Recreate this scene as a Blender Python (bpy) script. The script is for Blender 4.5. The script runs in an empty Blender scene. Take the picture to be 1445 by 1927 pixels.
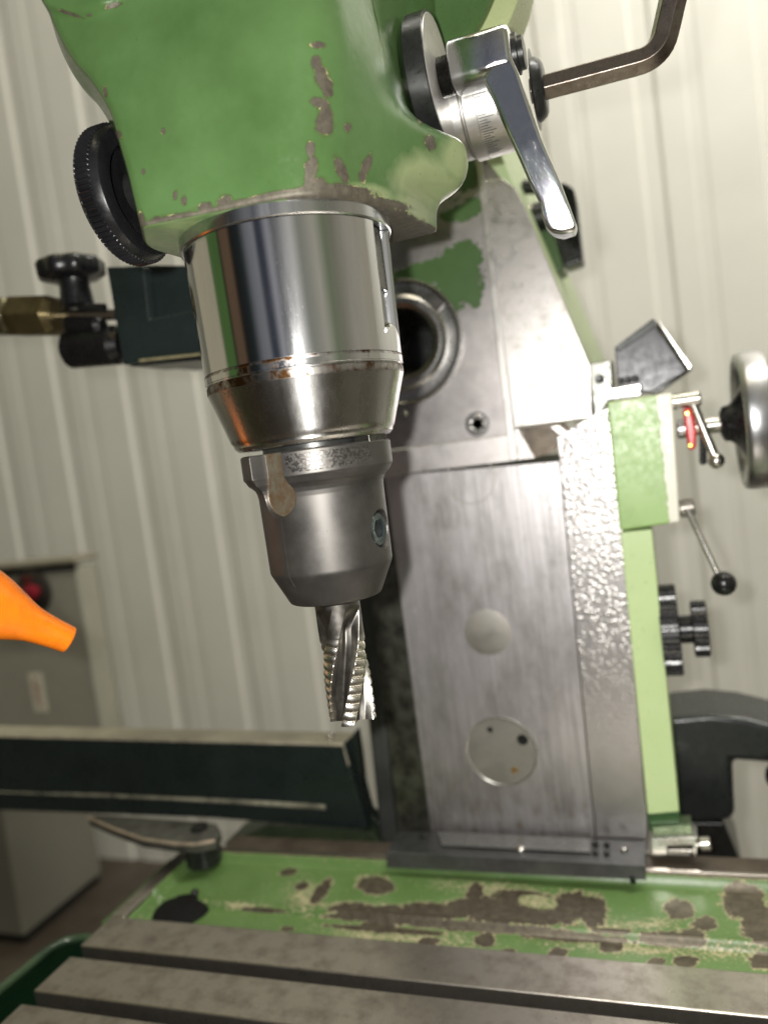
import bpy, bmesh, math, random
import numpy as np
from mathutils import Vector, Matrix
rad = math.radians
random.seed(3); rng = np.random.default_rng(3)
SC = bpy.context.scene
COL = SC.collection
MM = 0.001                                   # the script counts in millimetres

# ---------------------------------------------------------------- camera
F_PX, PW, PH = 1450.0, 1445.0, 1927.0
YAW, PITCH, ROLL = rad(20), rad(-4.5), rad(7.6)
CAM = np.array([138.0, -300.0, 0.0])
vd = np.array([-math.sin(YAW)*math.cos(PITCH), math.cos(YAW)*math.cos(PITCH), math.sin(PITCH)])
_r0 = np.array([math.cos(YAW), math.sin(YAW), 0.0]); _u0 = np.cross(_r0, vd)
cr, sr = math.cos(ROLL), math.sin(ROLL)
vr = cr*_r0 - sr*_u0; vu = sr*_r0 + cr*_u0
cam = bpy.data.cameras.new("camera"); camo = bpy.data.objects.new("camera", cam); COL.objects.link(camo)
m = Matrix([[vr[0], vu[0], -vd[0], CAM[0]*MM], [vr[1], vu[1], -vd[1], CAM[1]*MM], [vr[2], vu[2], -vd[2], CAM[2]*MM], [0, 0, 0, 1]])
camo.matrix_world = m
cam.sensor_fit = 'VERTICAL'; cam.sensor_height = 24.0; cam.lens = 24.0*F_PX/PH
cam.clip_start = 0.01; cam.clip_end = 60
cam.dof.use_dof = True; cam.dof.focus_distance = 0.325; cam.dof.aperture_fstop = cam.lens/5.0
SC.camera = camo

# ---------------------------------------------------------------- light
SC.view_settings.view_transform = 'Standard'; SC.view_settings.look = 'None'
SC.view_settings.gamma = 1.0; SC.view_settings.exposure = 0.0
FLASH_W, CEIL_W, BACK_W, AMB = 10.0, 14.0, 38.0, 0.10
def lamp(name, kind, loc, power, color, size=0.1, size_y=None, target=None):
    l = bpy.data.lights.new(name, kind); l.energy = power; l.color = color
    if kind == 'AREA':
        l.size = size
        if size_y: l.shape = 'RECTANGLE'; l.size_y = size_y
    else: l.shadow_soft_size = size
    o = bpy.data.objects.new(name, l); o.location = [c*MM for c in loc]; COL.objects.link(o)
    if target is not None:
        dv = Vector(target)-Vector(loc); o.rotation_euler = dv.to_track_quat('-Z', 'Y').to_euler()
    return o
# the phone's own flash, just up and to the left of its lens
fl = CAM - vr*20 + vu*9 - vd*4
lamp("phone_flash", 'POINT', fl, FLASH_W, (1.0, 0.98, 0.93), 0.0045)
# one fluorescent ceiling fitting of the workshop, above and in front of the machine
lamp("ceiling_light", 'AREA', (300, -150, 2300), CEIL_W, (1.0, 0.92, 0.68), 1.6, 0.5, (-100, 500, 0))
lamp("rear_light", 'AREA', (900, 250, 1750), BACK_W, (1.0, 0.975, 0.92), 1.2, 0.4, (500, 1150, 500))
# workshop surroundings as colour bands, added for the polished metal to reflect
W = bpy.data.worlds.new("World"); SC.world = W; W.use_nodes = True
nt = W.node_tree; nt.nodes.clear()
def N(nt, t, **kw):
    n = nt.nodes.new(t)
    for k, v in kw.items():
        if k in ('inp',):
            for kk, vv in v.items(): n.inputs[kk].default_value = vv
        else: setattr(n, k, v)
    return n
def ramp(nt, stops, interp='LINEAR'):
    n = nt.nodes.new('ShaderNodeValToRGB'); cr_ = n.color_ramp; cr_.interpolation = interp
    while len(cr_.elements) < len(stops): cr_.elements.new(0.5)
    for e, (p, c) in zip(cr_.elements, stops):
        e.position = p; e.color = (c[0], c[1], c[2], 1) if hasattr(c, '__len__') else (c, c, c, 1)
    return n
tc = N(nt, 'ShaderNodeTexCoord'); sep = N(nt, 'ShaderNodeSeparateXYZ'); nt.links.new(tc.outputs['Generated'], sep.inputs[0])
at2 = N(nt, 'ShaderNodeMath', operation='ARCTAN2'); nt.links.new(sep.outputs['Y'], at2.inputs[0]); nt.links.new(sep.outputs['X'], at2.inputs[1])
mr = N(nt, 'ShaderNodeMapRange'); mr.inputs['From Min'].default_value = -math.pi; mr.inputs['From Max'].default_value = math.pi
nt.links.new(at2.outputs[0], mr.inputs['Value'])
# 0 = -X, 0.25 = -Y (behind the camera), 0.5 = +X, 0.75 = +Y
KH, DK, GR, BR, WH = (.66, .60, .42), (.02, .022, .02), (.12, .23, .07), (.20, .13, .08), (.72, .66, .42)
az = ramp(nt, [(0, KH), (.055, KH), (.062, GR), (.098, GR), (.104, DK), (.112, BR), (.138, BR), (.148, DK), (.178, (.03, .04, .04)), (.20, (.30, .31, .33)), (.222, (.38, .39, .42)), (.232, (.05, .06, .09)), (.247, (.06, .07, .10)),
               (.264, (.55, .55, .60)), (.28, (.16, .16, .17)), (.30, (.34, .34, .34)), (.33, (.85, .83, .76)), (.355, (.40, .41, .34)), (.40, (.72, .68, .56)), (.43, (.30, .36, .22)),
               (.46, (.40, .38, .29)), (.5, (.6, .56, .46)), (.75, WH), (1.0, KH)])
nt.links.new(mr.outputs[0], az.inputs[0])
el = ramp(nt, [(0, (.36, .36, .38)), (.30, (.36, .36, .38)), (.47, (1, 1, 1)), (.62, (1, 1, 1)), (.72, (1.0, .95, .8)), (1, (.9, .85, .7))])
mz = N(nt, 'ShaderNodeMapRange'); mz.inputs['From Min'].default_value = -1; mz.inputs['From Max'].default_value = 1
nt.links.new(sep.outputs['Z'], mz.inputs['Value']); nt.links.new(mz.outputs[0], el.inputs[0])
mx = N(nt, 'ShaderNodeMix', data_type='RGBA', blend_type='MULTIPLY'); mx.inputs[0].default_value = 1
nt.links.new(az.outputs[0], mx.inputs[6]); nt.links.new(el.outputs[0], mx.inputs[7])
bg = N(nt, 'ShaderNodeBackground'); bg.inputs['Strength'].default_value = AMB*5
nt.links.new(mx.outputs[2], bg.inputs['Color'])
wo = N(nt, 'ShaderNodeOutputWorld'); nt.links.new(bg.outputs[0], wo.inputs[0])

# ---------------------------------------------------------------- measuring helpers
def ray(x, y): return vd + vr*(x-PW/2)/F_PX - vu*(y-PH/2)/F_PX
def at(x, y, ax, val):                       # where the sight line through a photo pixel meets a real plane
    q = ray(x, y); i = 'xyz'.index(ax); return CAM + (val-CAM[i])/q[i]*q
def proj(P):
    v = np.asarray(P, float)-CAM; z = v@vd
    return PW/2+F_PX*(v@vr)/z, PH/2-F_PX*(v@vu)/z, z
def rmm(px, p): return px*proj(p)[2]/F_PX    # pixels to millimetres at a point

# ---------------------------------------------------------------- objects
def thing(name, label, cat, loc=(0, 0, 0), group=None):
    o = bpy.data.objects.new(name, None); COL.objects.link(o); o.empty_display_size = .01
    o.location = [float(c)*MM for c in loc]; o['label'] = label; o['category'] = cat
    if group: o['group'] = group
    return o
def base_of(p):
    v = Vector((0, 0, 0))
    while p is not None: v = v + p.location; p = p.parent
    return v
def link(name, me, mat, parent=None, angle=35, bevel=0, seg=2, label=None):
    o = bpy.data.objects.new(name, me)
    me.materials.clear(); me.materials.append(mat)
    b = base_of(parent)
    me.transform(Matrix.Scale(MM, 4)); me.transform(Matrix.Translation(-b))
    COL.objects.link(o)
    if parent is not None: o.parent = parent
    for p in me.polygons: p.use_smooth = True
    if angle < 180: me.set_sharp_from_angle(angle=rad(angle))
    if bevel:
        md = o.modifiers.new('bevel', 'BEVEL'); md.width = bevel*MM; md.segments = seg; md.limit_method = 'ANGLE'; md.angle_limit = rad(30)
        md.harden_normals = True
    if label: o['label'] = label
    return o
class Mesh:
    def __init__(s): s.v = []; s.f = []
    def add(s, vs, fs):
        b = len(s.v); s.v += [tuple(float(c) for c in q) for q in vs]; s.f += [tuple(b+i for i in f) for f in fs]; return s
    def box(s, x0, x1, y0, y1, z0, z1):
        return s.add([(x0, y0, z0), (x1, y0, z0), (x1, y1, z0), (x0, y1, z0), (x0, y0, z1), (x1, y0, z1), (x1, y1, z1), (x0, y1, z1)],
                     [(0, 3, 2, 1), (4, 5, 6, 7), (0, 1, 5, 4), (1, 2, 6, 5), (2, 3, 7, 6), (3, 0, 4, 7)])
    def prism(s, pts, ext):                  # closed polygon pushed along a vector
        n = len(pts); ext = np.array(ext, float); P = [np.array(p, float) for p in pts]
        nrm = np.zeros(3)
        for i in range(n): nrm += np.cross(P[i], P[(i+1) % n])
        if nrm@ext > 0: P = P[::-1]
        return s.add(P+[p+ext for p in P], [tuple(range(n)), tuple(range(2*n-1, n-1, -1))] + [(i, i+n, (i+1) % n+n, (i+1) % n) for i in range(n)])
    def lathe(s, o, axis, prof, n=48, caps=True, phase=0):   # prof: (t along axis, radius)
        o = np.array(o, float); a = np.array(axis, float); a /= np.linalg.norm(a)
        e1 = np.cross(a, (0, 0, 1)) if abs(a[2]) < .9 else np.array((1., 0, 0)); e1 = e1/np.linalg.norm(e1); e2 = np.cross(a, e1)
        vs = []; fs = []
        for t, r in prof:
            for k in range(n):
                q = 2*math.pi*k/n+phase; rr = r(q) if callable(r) else r
                vs.append(o+a*t+(e1*math.cos(q)+e2*math.sin(q))*rr)
        for i in range(len(prof)-1):
            for k in range(n):
                k2 = (k+1) % n; fs.append((i*n+k, i*n+k2, (i+1)*n+k2, (i+1)*n+k))
        if caps: fs.append(tuple(range(n-1, -1, -1))); fs.append(tuple((len(prof)-1)*n+k for k in range(n)))
        return s.add(vs, fs)
    def cyl(s, p0, p1, r0, r1=None, n=32, ch=0):
        p0 = np.array(p0, float); p1 = np.array(p1, float); L = np.linalg.norm(p1-p0); r1 = r0 if r1 is None else r1
        pr = [(0, r0-ch), (ch, r0), (L-ch, r1), (L, r1-ch)] if ch else [(0, r0), (L, r1)]
        return s.lathe(p0, p1-p0, pr, n)
    def tube(s, path, r, n=16, twist=0, flat=None):
        P = [np.array(p, float) for p in path]; up = None; vs = []; fs = []
        for i, p in enumerate(P):
            t = P[min(i+1, len(P)-1)]-P[max(i-1, 0)]; t /= np.linalg.norm(t)
            if up is None: up = np.cross(t, (0.1, 0.3, 1)); up /= np.linalg.norm(up)
            up = up-t*(up@t); up /= np.linalg.norm(up); w = np.cross(t, up)
            rr = r[i] if hasattr(r, '__len__') else r
            for k in range(n):
                q = 2*math.pi*k/n+twist; vs.append(p+(up*math.cos(q)+w*math.sin(q))*rr)
        for i in range(len(P)-1):
            for k in range(n):
                k2 = (k+1) % n; fs.append((i*n+k, i*n+k2, (i+1)*n+k2, (i+1)*n+k))
        fs += [tuple(range(n-1, -1, -1)), tuple((len(P)-1)*n+k for k in range(n))]
        return s.add(vs, fs)
    def ball(s, c, r, n=20, sq=(1, 1, 1)):
        vs = []; fs = []; m_ = n//2
        for i in range(1, m_):
            for k in range(n):
                a = math.pi*i/m_; b = 2*math.pi*k/n
                vs.append((c[0]+r*sq[0]*math.sin(a)*math.cos(b), c[1]+r*sq[1]*math.sin(a)*math.sin(b), c[2]+r*sq[2]*math.cos(a)))
        for i in range(m_-2):
            for k in range(n): fs.append((i*n+k, (i+1)*n+k, (i+1)*n+(k+1) % n, i*n+(k+1) % n))
        t = len(vs); vs += [(c[0], c[1], c[2]+r*sq[2]), (c[0], c[1], c[2]-r*sq[2])]
        for k in range(n): fs += [(t, k, (k+1) % n), (t+1, (m_-2)*n+(k+1) % n, (m_-2)*n+k)]
        return s.add(vs, fs)
    def me(s, name='m'):
        me = bpy.data.meshes.new(name); me.from_pydata(s.v, [], s.f); me.validate(); me.update(); return me
    def link(s, name, mat, parent=None, **kw):
        me = s.me(name)
        bm = bmesh.new(); bm.from_mesh(me); bmesh.ops.recalc_face_normals(bm, faces=bm.faces); bm.to_mesh(me); bm.free()
        return link(name, me, mat, parent, **kw)
def grid_mesh(name, fn, us, vs_, closed_u=False, attrs=None):
    """surface from fn(U,V)->(X,Y,Z) arrays; attrs: dict name->fn(X,Y,Z,nrm)"""
    U, V = np.meshgrid(us, vs_, indexing='xy'); X, Y, Z = fn(U, V)
    nv, nu = U.shape; P = np.stack([X, Y, Z], -1).reshape(-1, 3)
    ii, jj = np.meshgrid(np.arange(nv-1), np.arange(nu if closed_u else nu-1), indexing='ij')
    j2 = (jj+1) % nu
    Fq = np.stack([ii*nu+jj, ii*nu+j2, (ii+1)*nu+j2, (ii+1)*nu+jj], -1).reshape(-1, 4)
    me = bpy.data.meshes.new(name); me.vertices.add(len(P)); me.vertices.foreach_set('co', P.ravel())
    me.loops.add(Fq.size); me.loops.foreach_set('vertex_index', Fq.ravel())
    me.polygons.add(len(Fq)); me.polygons.foreach_set('loop_start', np.arange(0, Fq.size, 4)); me.update(calc_edges=True)
    if attrs:
        for k, f in attrs.items():
            a = me.attributes.new(k, 'FLOAT', 'POINT'); a.data.foreach_set('value', np.clip(f(P), -1, 1).astype(np.float32).ravel())
    return me
def blobs(px, py, L):                        # worn patches: ellipses (cx,cy,rx,ry,degrees); 0 on the rim, 1 in the middle
    f = np.full(px.shape, -1.0)
    for cx, cy, rx, ry, a in L:
        c, s_ = math.cos(rad(a)), math.sin(rad(a)); dx, dy = px-cx, py-cy
        u = (dx*c+dy*s_)/rx; v = (-dx*s_+dy*c)/ry
        f = np.maximum(f, 1-np.sqrt(u*u+v*v))
    return f

# ---------------------------------------------------------------- materials
def lin(c):                                  # colours written 0-255
    return tuple(((v/255)/12.92 if v/255 <= .04045 else ((v/255+.055)/1.055)**2.4) for v in c)
class Mat:
    def __init__(s, name):
        s.m = bpy.data.materials.new(name); s.m.use_nodes = True; s.t = s.m.node_tree; s.b = s.t.nodes['Principled BSDF']
        s.tc = s.t.nodes.new('ShaderNodeTexCoord')
    def L(s, a, b): s.t.links.new(a, b)
    def co(s, sc=(1, 1, 1), rot=(0, 0, 0)):
        mp = s.t.nodes.new('ShaderNodeMapping'); mp.inputs['Scale'].default_value = [1000*c for c in sc]; mp.inputs['Rotation'].default_value = rot
        s.L(s.tc.outputs['Object'], mp.inputs[0]); return mp.outputs[0]
    def noise(s, scale, det=4, rough=.55, sc=(1, 1, 1), dist=0, rot=(0, 0, 0)):
        n = s.t.nodes.new('ShaderNodeTexNoise'); n.inputs['Scale'].default_value = scale; n.inputs['Detail'].default_value = det
        n.inputs['Roughness'].default_value = rough; n.inputs['Distortion'].default_value = dist; s.L(s.co(sc, rot), n.inputs['Vector']); return n.outputs['Fac']
    def voro(s, scale, feat='F1', sc=(1, 1, 1)):
        n = s.t.nodes.new('ShaderNodeTexVoronoi'); n.inputs['Scale'].default_value = scale; n.feature = feat; s.L(s.co(sc), n.inputs['Vector']); return n
    def ramp(s, x, stops, interp='LINEAR'):
        r = ramp(s.t, stops, interp); s.L(x, r.inputs[0]); return r.outputs[0]
    def mix(s, f, a, b, blend='MIX'):
        n = s.t.nodes.new('ShaderNodeMix'); n.data_type = 'RGBA'; n.blend_type = blend
        for v, i in ((f, 0), (a, 6), (b, 7)):
            if isinstance(v, (int, float)): n.inputs[i].default_value = v if i == 0 else (v, v, v, 1)
            elif isinstance(v, tuple): n.inputs[i].default_value = (*v, 1)
            else: s.L(v, n.inputs[i])
        return n.outputs[2]
    def math(s, op, a, b=0.0, clamp=False):
        n = s.t.nodes.new('ShaderNodeMath'); n.operation = op; n.use_clamp = clamp
        for v, i in ((a, 0), (b, 1)):
            if isinstance(v, (int, float)): n.inputs[i].default_value = v
            else: s.L(v, n.inputs[i])
        return n.outputs[0]
    def attr(s, name): n = s.t.nodes.new('ShaderNodeAttribute'); n.attribute_name = name; return n.outputs['Fac']
    def axis(s, i): n = s.t.nodes.new('ShaderNodeSeparateXYZ'); s.L(s.co(), n.inputs[0]); return n.outputs[i]
    def set(s, **kw):
        M = dict(col='Base Color', rough='Roughness', metal='Metallic', coat='Coat Weight', coatr='Coat Roughness', spec='Specular IOR Level', aniso='Anisotropic', alpha='Alpha', emc='Emission Color', ems='Emission Strength')
        for k, v in kw.items():
            i = s.b.inputs[M[k]]
            if isinstance(v, tuple): i.default_value = (*v, 1)
            elif isinstance(v, (int, float)): i.default_value = v
            else: s.L(v, i)
        return s
    def bump(s, h, dist=0.1, strength=1.0, prev=None):
        n = s.t.nodes.new('ShaderNodeBump'); n.inputs['Distance'].default_value = dist*MM; n.inputs['Strength'].default_value = strength
        s.L(h, n.inputs['Height'])
        if prev is not None: s.L(prev, n.inputs['Normal'])
        s.L(n.outputs[0], s.b.inputs['Normal']); return n.outputs[0]
GREEN, GREEN2 = lin((74, 101, 60)), lin((60, 85, 46))
PRIMER = lin((168, 156, 112)); BARE = lin((94, 88, 76))

def simple(name, col, rough=.5, metal=0.0, var=.15, vs=.08, bump=.03, bs=.6, coat=0, rvar=.1, sc=(1, 1, 1), spec=None):
    M_ = Mat(name); n = M_.noise(vs, 5, .6, sc); c = M_.mix(M_.ramp(n, [(.3, 0.), (.7, 1.)]), tuple(v*(1-var) for v in col), tuple(min(1, v*(1+var)) for v in col))
    M_.set(col=c, metal=metal, rough=M_.ramp(M_.noise(vs*3, 4, .6, sc), [(.25, max(.02, rough-rvar)), (.75, min(1, rough+rvar))]))
    if coat: M_.set(coat=coat, coatr=.1)
    if spec is not None: M_.set(spec=spec)
    if bump: M_.bump(M_.noise(bs, 3, .6, sc), bump, .6)
    return M_.m
def paint(name, chip=True, base=GREEN, base2=GREEN2, edge=.16, amt=.55, nscale=.12, speck=.64, rough=.3, cream=None):
    M_ = Mat(name)
    g = M_.mix(M_.ramp(M_.noise(.03, 4), [(.3, 0.), (.7, 1.)]), base, base2)
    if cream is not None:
        fd = M_.math('ADD', M_.attr('pale_mask'), M_.math('MULTIPLY', M_.math('SUBTRACT', M_.noise(.05, 4, .6), .5), .9))
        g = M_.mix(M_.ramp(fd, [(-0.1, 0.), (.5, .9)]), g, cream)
    grime = M_.ramp(M_.noise(.35, 6, .7), [(.62, 0.), (.72, .45)])
    g = M_.mix(grime, g, lin((70, 84, 44)))
    if chip:
        f = M_.math('ADD', M_.attr('chip'), M_.math('MULTIPLY', M_.math('SUBTRACT', M_.noise(nscale, 6, .62), .5), amt))
        f2 = M_.ramp(f, [(.0, 0.), (.012, 1.)])
        sp = M_.noise(.22, 6, .68); pr = M_.math('ADD', f, M_.math('MULTIPLY', M_.math('SUBTRACT', sp, speck), 1.0 if edge else 0))
        fp = M_.ramp(M_.math('ADD', pr, edge), [(.0, 0.), (.02, 1.)])
        bare = M_.mix(M_.ramp(M_.noise(.3, 5, .7), [(.35, 0.), (.65, 1.)]), BARE, tuple(v*.55 for v in BARE))
        g = M_.mix(M_.ramp(M_.math('ADD', f, .45), [(.0, 0.), (.45, .55)]), g, lin((62, 66, 38)))
        g = M_.mix(M_.ramp(M_.noise(.7, 4, .7), [(.69, 0.), (.72, .7)]), g, lin((52, 60, 34)))
        c = M_.mix(fp, g, PRIMER) if edge else g
        c = M_.mix(f2, c, bare)
        M_.set(col=c, rough=M_.mix(f2, M_.ramp(M_.noise(.5, 4), [(.3, rough-.06), (.7, rough+.08)]), .55), metal=M_.mix(f2, 0., .45))
        h = M_.math('SUBTRACT', 1.0, f2)
        nb = M_.bump(h, .5, 1.0); nb = M_.bump(M_.noise(.035, 3, .5), 1.6, .6, nb); M_.bump(M_.noise(.35, 6, .7), .22, .5, nb)
    else:
        M_.set(col=g, rough=M_.ramp(M_.noise(.5, 4), [(.3, rough-.06), (.7, rough+.08)]), metal=0.)
        M_.bump(M_.noise(.10, 5, .6), .35, .5)
    return M_.m
def steel(name, col=(.55, .54, .52), rough=.3, scr=1.0, along=(1, 1, 1), stain=.3, bump=.02, metal=1.0, scale=.1, dark=(.16, .13, .1)):
    """worn machined steel: long fine tool marks, blotches, scratches"""
    M_ = Mat(name)
    fine = M_.noise(1.5, 4, .7, along); blot = M_.noise(scale*.6, 6, .65); blot2 = M_.noise(scale*4, 5, .7)
    c = M_.mix(M_.ramp(fine, [(.3, 0.), (.7, 1.)]), tuple(v*.88 for v in col), col)
    c = M_.mix(M_.ramp(blot, [(.45, 0.), (.8, stain)]), c, dark)
    c = M_.mix(M_.ramp(blot2, [(.6, 0.), (.75, stain*.7)]), c, dark)
    rr = M_.math('ADD', M_.ramp(blot, [(.3, rough*.8), (.75, rough*1.35)]), M_.ramp(fine, [(.3, -.03), (.7, .04)]))
    M_.set(col=c, rough=rr, metal=metal)
    nb = M_.bump(fine, bump, scr*.5); M_.bump(blot2, bump*3, .3, nb)
    return M_.m
def polished(name, col, rough, z0=None, z1=None, rust_zs=(), spark=0.0, aniso=0.0):
    """turned and polished cylinder: lengthwise smears, hairline scratches, rust where it sits in a seam"""
    M_ = Mat(name)
    sm = M_.noise(.12, 5, .65, (1, 1, .12)); sc1 = M_.noise(1.2, 5, .75, (1.2, .12, .5), 1.5, (.3, .2, .9)); sc2 = M_.noise(.9, 5, .8, (.3, 1.2, .2), 2.0, (.8, .1, .2))
    z = M_.axis(2)
    c = M_.mix(M_.ramp(sm, [(.35, 0.), (.7, .5)]), col, tuple(v*.72 for v in col))
    rg = M_.math('ADD', M_.ramp(sm, [(.3, rough), (.7, rough*1.7)]), M_.ramp(sc1, [(.60, 0.), (.70, .07)]))
    for za, zb, w in rust_zs:
        band = M_.math('MULTIPLY', M_.ramp(M_.math('SUBTRACT', z, za), [(0.0, 0.), (.25, 1.)]), M_.ramp(M_.math('SUBTRACT', zb, z), [(0.0, 0.), (.25, 1.)]))
        rn = M_.ramp(M_.noise(.16, 6, .7, (1, 1, .6)), [(.50-w*.2, 0.), (.62-w*.1, 1.)])
        k = M_.math('MULTIPLY', band, rn)
        c = M_.mix(k, c, M_.mix(M_.noise(.5, 4), lin((92, 58, 26)), lin((58, 44, 26)))); rg = M_.math('ADD', rg, M_.math('MULTIPLY', k, .35))
    M_.set(col=c, rough=rg, metal=1.0)
    if aniso:
        tn = M_.t.nodes.new('ShaderNodeTangent'); tn.direction_type = 'RADIAL'; tn.axis = 'Z'; M_.L(tn.outputs[0], M_.b.inputs['Tangent'])
        M_.set(aniso=aniso); M_.b.inputs['Anisotropic Rotation'].default_value = 0.25
    nb = M_.bump(sc1, .006, .5); nb = M_.bump(sc2, .008, .5, nb)
    if spark: M_.bump(M_.noise(2.2, 3, .8), spark, .5, nb)
    return M_.m
BLACK = simple('black_plastic', (.008, .008, .009), .28, 0, .3, .1, .03, 1.0)
BLACKM = simple('blackened_steel', (.03, .031, .03), .33, .6, .3, .15, .06, .8)
DGREEN = simple('dark_green_enamel', (.014, .021, .020), .30, 0, .25, .02, .12, .15)
CHROME = Mat('chrome'); CHROME.set(col=(.78, .8, .83), metal=1.0, rough=CHROME.ramp(CHROME.noise(.3, 5, .7), [(.4, .04), (.75, .13)]))
_nb = CHROME.bump(CHROME.noise(.35, 6, .8, (1, 1, .5)), .13, .7); _nb = CHROME.bump(CHROME.ramp(CHROME.voro(1.0, 'F1').outputs['Distance'], [(.0, 0.), (.22, 1.)]), .05, .6, _nb); CHROME.bump(CHROME.noise(1.3, 4, .8), .05, .6, _nb); CHROME = CHROME.m
ZINC = steel('bright_steel', (.62, .6, .56), .24, 1, (.3, 2, 2), .25)

# ================================================================ SETTING
WALLM = simple('cream_sheet_metal', (.79, .775, .70), .42, 0, .05, .004, .05, .02)
FLOORM = simple('brown_floor', (.085, .068, .052), .5, 0, .4, .006, .3, .02)
def struct(name, o): o.name = name; o['kind'] = 'structure'; return o
def build_wall():
    xs = []; prof = []; x = -4600.0; pitch = 187.0
    off = (at(1195, 0, 'y', 1150)[0]) % pitch
    while x < 1900:                           # trapezoid ribs with a small step beside each
        b = x - (x % pitch) + off
        prof += [(b-20, 0), (b-13, 4.5), (b+13, 4.5), (b+20, 0), (b+60, 0), (b+65, 1.2), (b+84, 1.2), (b+89, 0)]
        x += pitch
    M_ = Mesh(); z0, z1 = -900, 2600
    vs = []; fs = []
    for x, d in prof: vs += [(x, 1150+d, z0), (x, 1150+d, z1)]
    for i in range(len(prof)-1): fs.append((2*i, 2*i+2, 2*i+3, 2*i+1))
    M_.add(vs, fs); me = M_.me('wall')
    return struct('wall', link('wall', me, WALLM, None, angle=8))
build_wall()
g = Mesh().box(-5000, 2500, -2500, 1200, -920, -900); struct('floor', g.link('floor', FLOORM, None))

# ================================================================ MILLING HEAD
HX = 2.0
head = thing('milling_head', 'chipped green vertical milling head with polished spindle quill and black side handwheel', 'milling head', (HX, 0, 92.5))
HB = 92.5
def at_y(px, py, y=-53): return at(px, py, 'y', y)
def head_casting():
    # key corners of the plan: A front-left, B front-right, C right, D right-rear, H, G rear, F left, E left chamfer
    lv = [ # z,   A,         B,         C,          D,         H,         G,          F,         E
      (93.5, (-34.8, -50.3), (31.9, -38.7), (48.5, -0.3), (53.7, 47.7), (37.7, 47), (-41.9, 47), (-48.0, 8.3), (-50.0, -27.1)),
      (104.1, (-35.9, -50.3), (32.9, -39.2), (50.1, 0.2), (57.5, 44), (40.1, 54), (-42.9, 54), (-49.0, 8.3), (-51.0, -27.1)),
      (108.6, (-36.3, -50.3), (33.6, -39.5), (50.6, 0.7), (66.5, 43.5), (42.5, 62.0), (-43.4, 62.0), (-49.5, 8.3), (-51.5, -27.1)),
      (113.2, (-36.7, -50.3), (34.4, -39.7), (51.1, 1.2), (71, 43), (45.0, 70), (-43.9, 70), (-50.0, 8.3), (-52.0, -27.1)),
      (121.3, (-37.9, -50.3), (35.9, -40.2), (52.1, 1.2), (72.5, 42.5), (48.0, 84), (-45.0, 84), (-51.0, 8.3), (-53.0, -27.1)),
      (128.4, (-38.9, -50.3), (37.9, -40.2), (52.1, 1.2), (70, 43), (49.0, 92.2), (-45.0, 92.2), (-52.0, 8.3), (-54.1, -27.1)),
      (135.4, (-39.9, -50.3), (40.0, -40.7), (52.1, 1.2), (58, 46), (49.0, 94.2), (-46.0, 94.2), (-53.0, 8.3), (-55.1, -27.1)),
      (143.5, (-42.9, -50.3), (42.0, -41.2), (52.1, 1.2), (49.0, 53.8), (47.0, 96.2), (-49.0, 96.2), (-56.1, 8.3), (-58.1, -27.1)),
      (151.6, (-47.5, -50.3), (43.0, -41.2), (52.1, 0.2), (47.0, 55.8), (47.0, 99.3), (-53.0, 99.3), (-61.1, 8.3), (-62.1, -27.1)),
      (159.7, (-53.0, -50.3), (43.0, -41.2), (52.1, 0.2), (46.0, 57.8), (47.0, 102.3), (-59.1, 102.3), (-67.2, 8.3), (-68.2, -27.1)),
      (169.8, (-57.6, -50.3), (43.0, -41.2), (51.1, -0.8), (46.0, 59.8), (49.0, 104.3), (-63.1, 104.3), (-72.2, 8.3), (-73.3, -27.1)),
      (181.9, (-60.1, -51.3), (43.0, -42.2), (51.1, -0.8), (47.0, 61.9), (51.1, 106.3), (-66.2, 106.3), (-75.3, 8.3), (-76.3, -27.1)),
      (232.5, (-62.1, -55.4), (45.0, -45.3), (54.1, -0.8), (51.1, 63.9), (55.1, 110.4), (-68.2, 110.4), (-78.3, 8.3), (-78.3, -27.1))]
    fil = np.array([3.0, 17, 16, 6, 8, 8, 8, 9]); nl = [110, 60, 60, 8, 8, 8, 8, 24]; nf = [14, 44, 30, 14, 5, 5, 5, 8]
    Z = np.array([l[0] for l in lv]); K = np.array([[list(p) for p in l[1:]] for l in lv])   # level, corner, xy
    zs = np.concatenate([np.arange(93.5, 180, .55), np.arange(180, 232, 2)])
    def interp(zz):                           # smooth in height
        out = np.zeros((8, 2))
        i = min(np.searchsorted(Z, zz, 'right')-1, len(Z)-2); t = (zz-Z[i])/(Z[i+1]-Z[i])
        p0 = K[max(i-1, 0)]; p1 = K[i]; p2 = K[i+1]; p3 = K[min(i+2, len(Z)-1)]
        h = Z[i+1]-Z[i]; m1 = (p2-p0)/(Z[i+1]-Z[max(i-1, 0)])*h; m2 = (p3-p1)/(Z[min(i+2, len(Z)-1)]-Z[i])*h
        return (2*t**3-3*t**2+1)*p1+(t**3-2*t**2+t)*m1+(-2*t**3+3*t**2)*p2+(t**3-t**2)*m2
    rows = []
    def outline(C):
        pts = []
        for i in range(8):
            a, b, c = C[i-1], C[i], C[(i+1) % 8]
            d1 = (a-b)/np.linalg.norm(a-b); d2 = (c-b)/np.linalg.norm(c-b)
            s_ = b+d1*fil[i]; e_ = b+d2*fil[i]; nxt = c-d2*fil[(i+1) % 8]
            for t in np.linspace(0, 1, nf[i], endpoint=False): pts.append((1-t)**2*s_+2*t*(1-t)*b+t*t*e_)
            for t in np.linspace(0, 1, nl[i], endpoint=False): pts.append(e_*(1-t)+nxt*t)
        return np.array(pts)
    for zz in zs:
        O = outline(interp(zz)); rows.append(np.column_stack([O, np.full(len(O), zz)]))
    R = np.array(rows)
    cen = np.array([2, 10, 0.])
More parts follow.
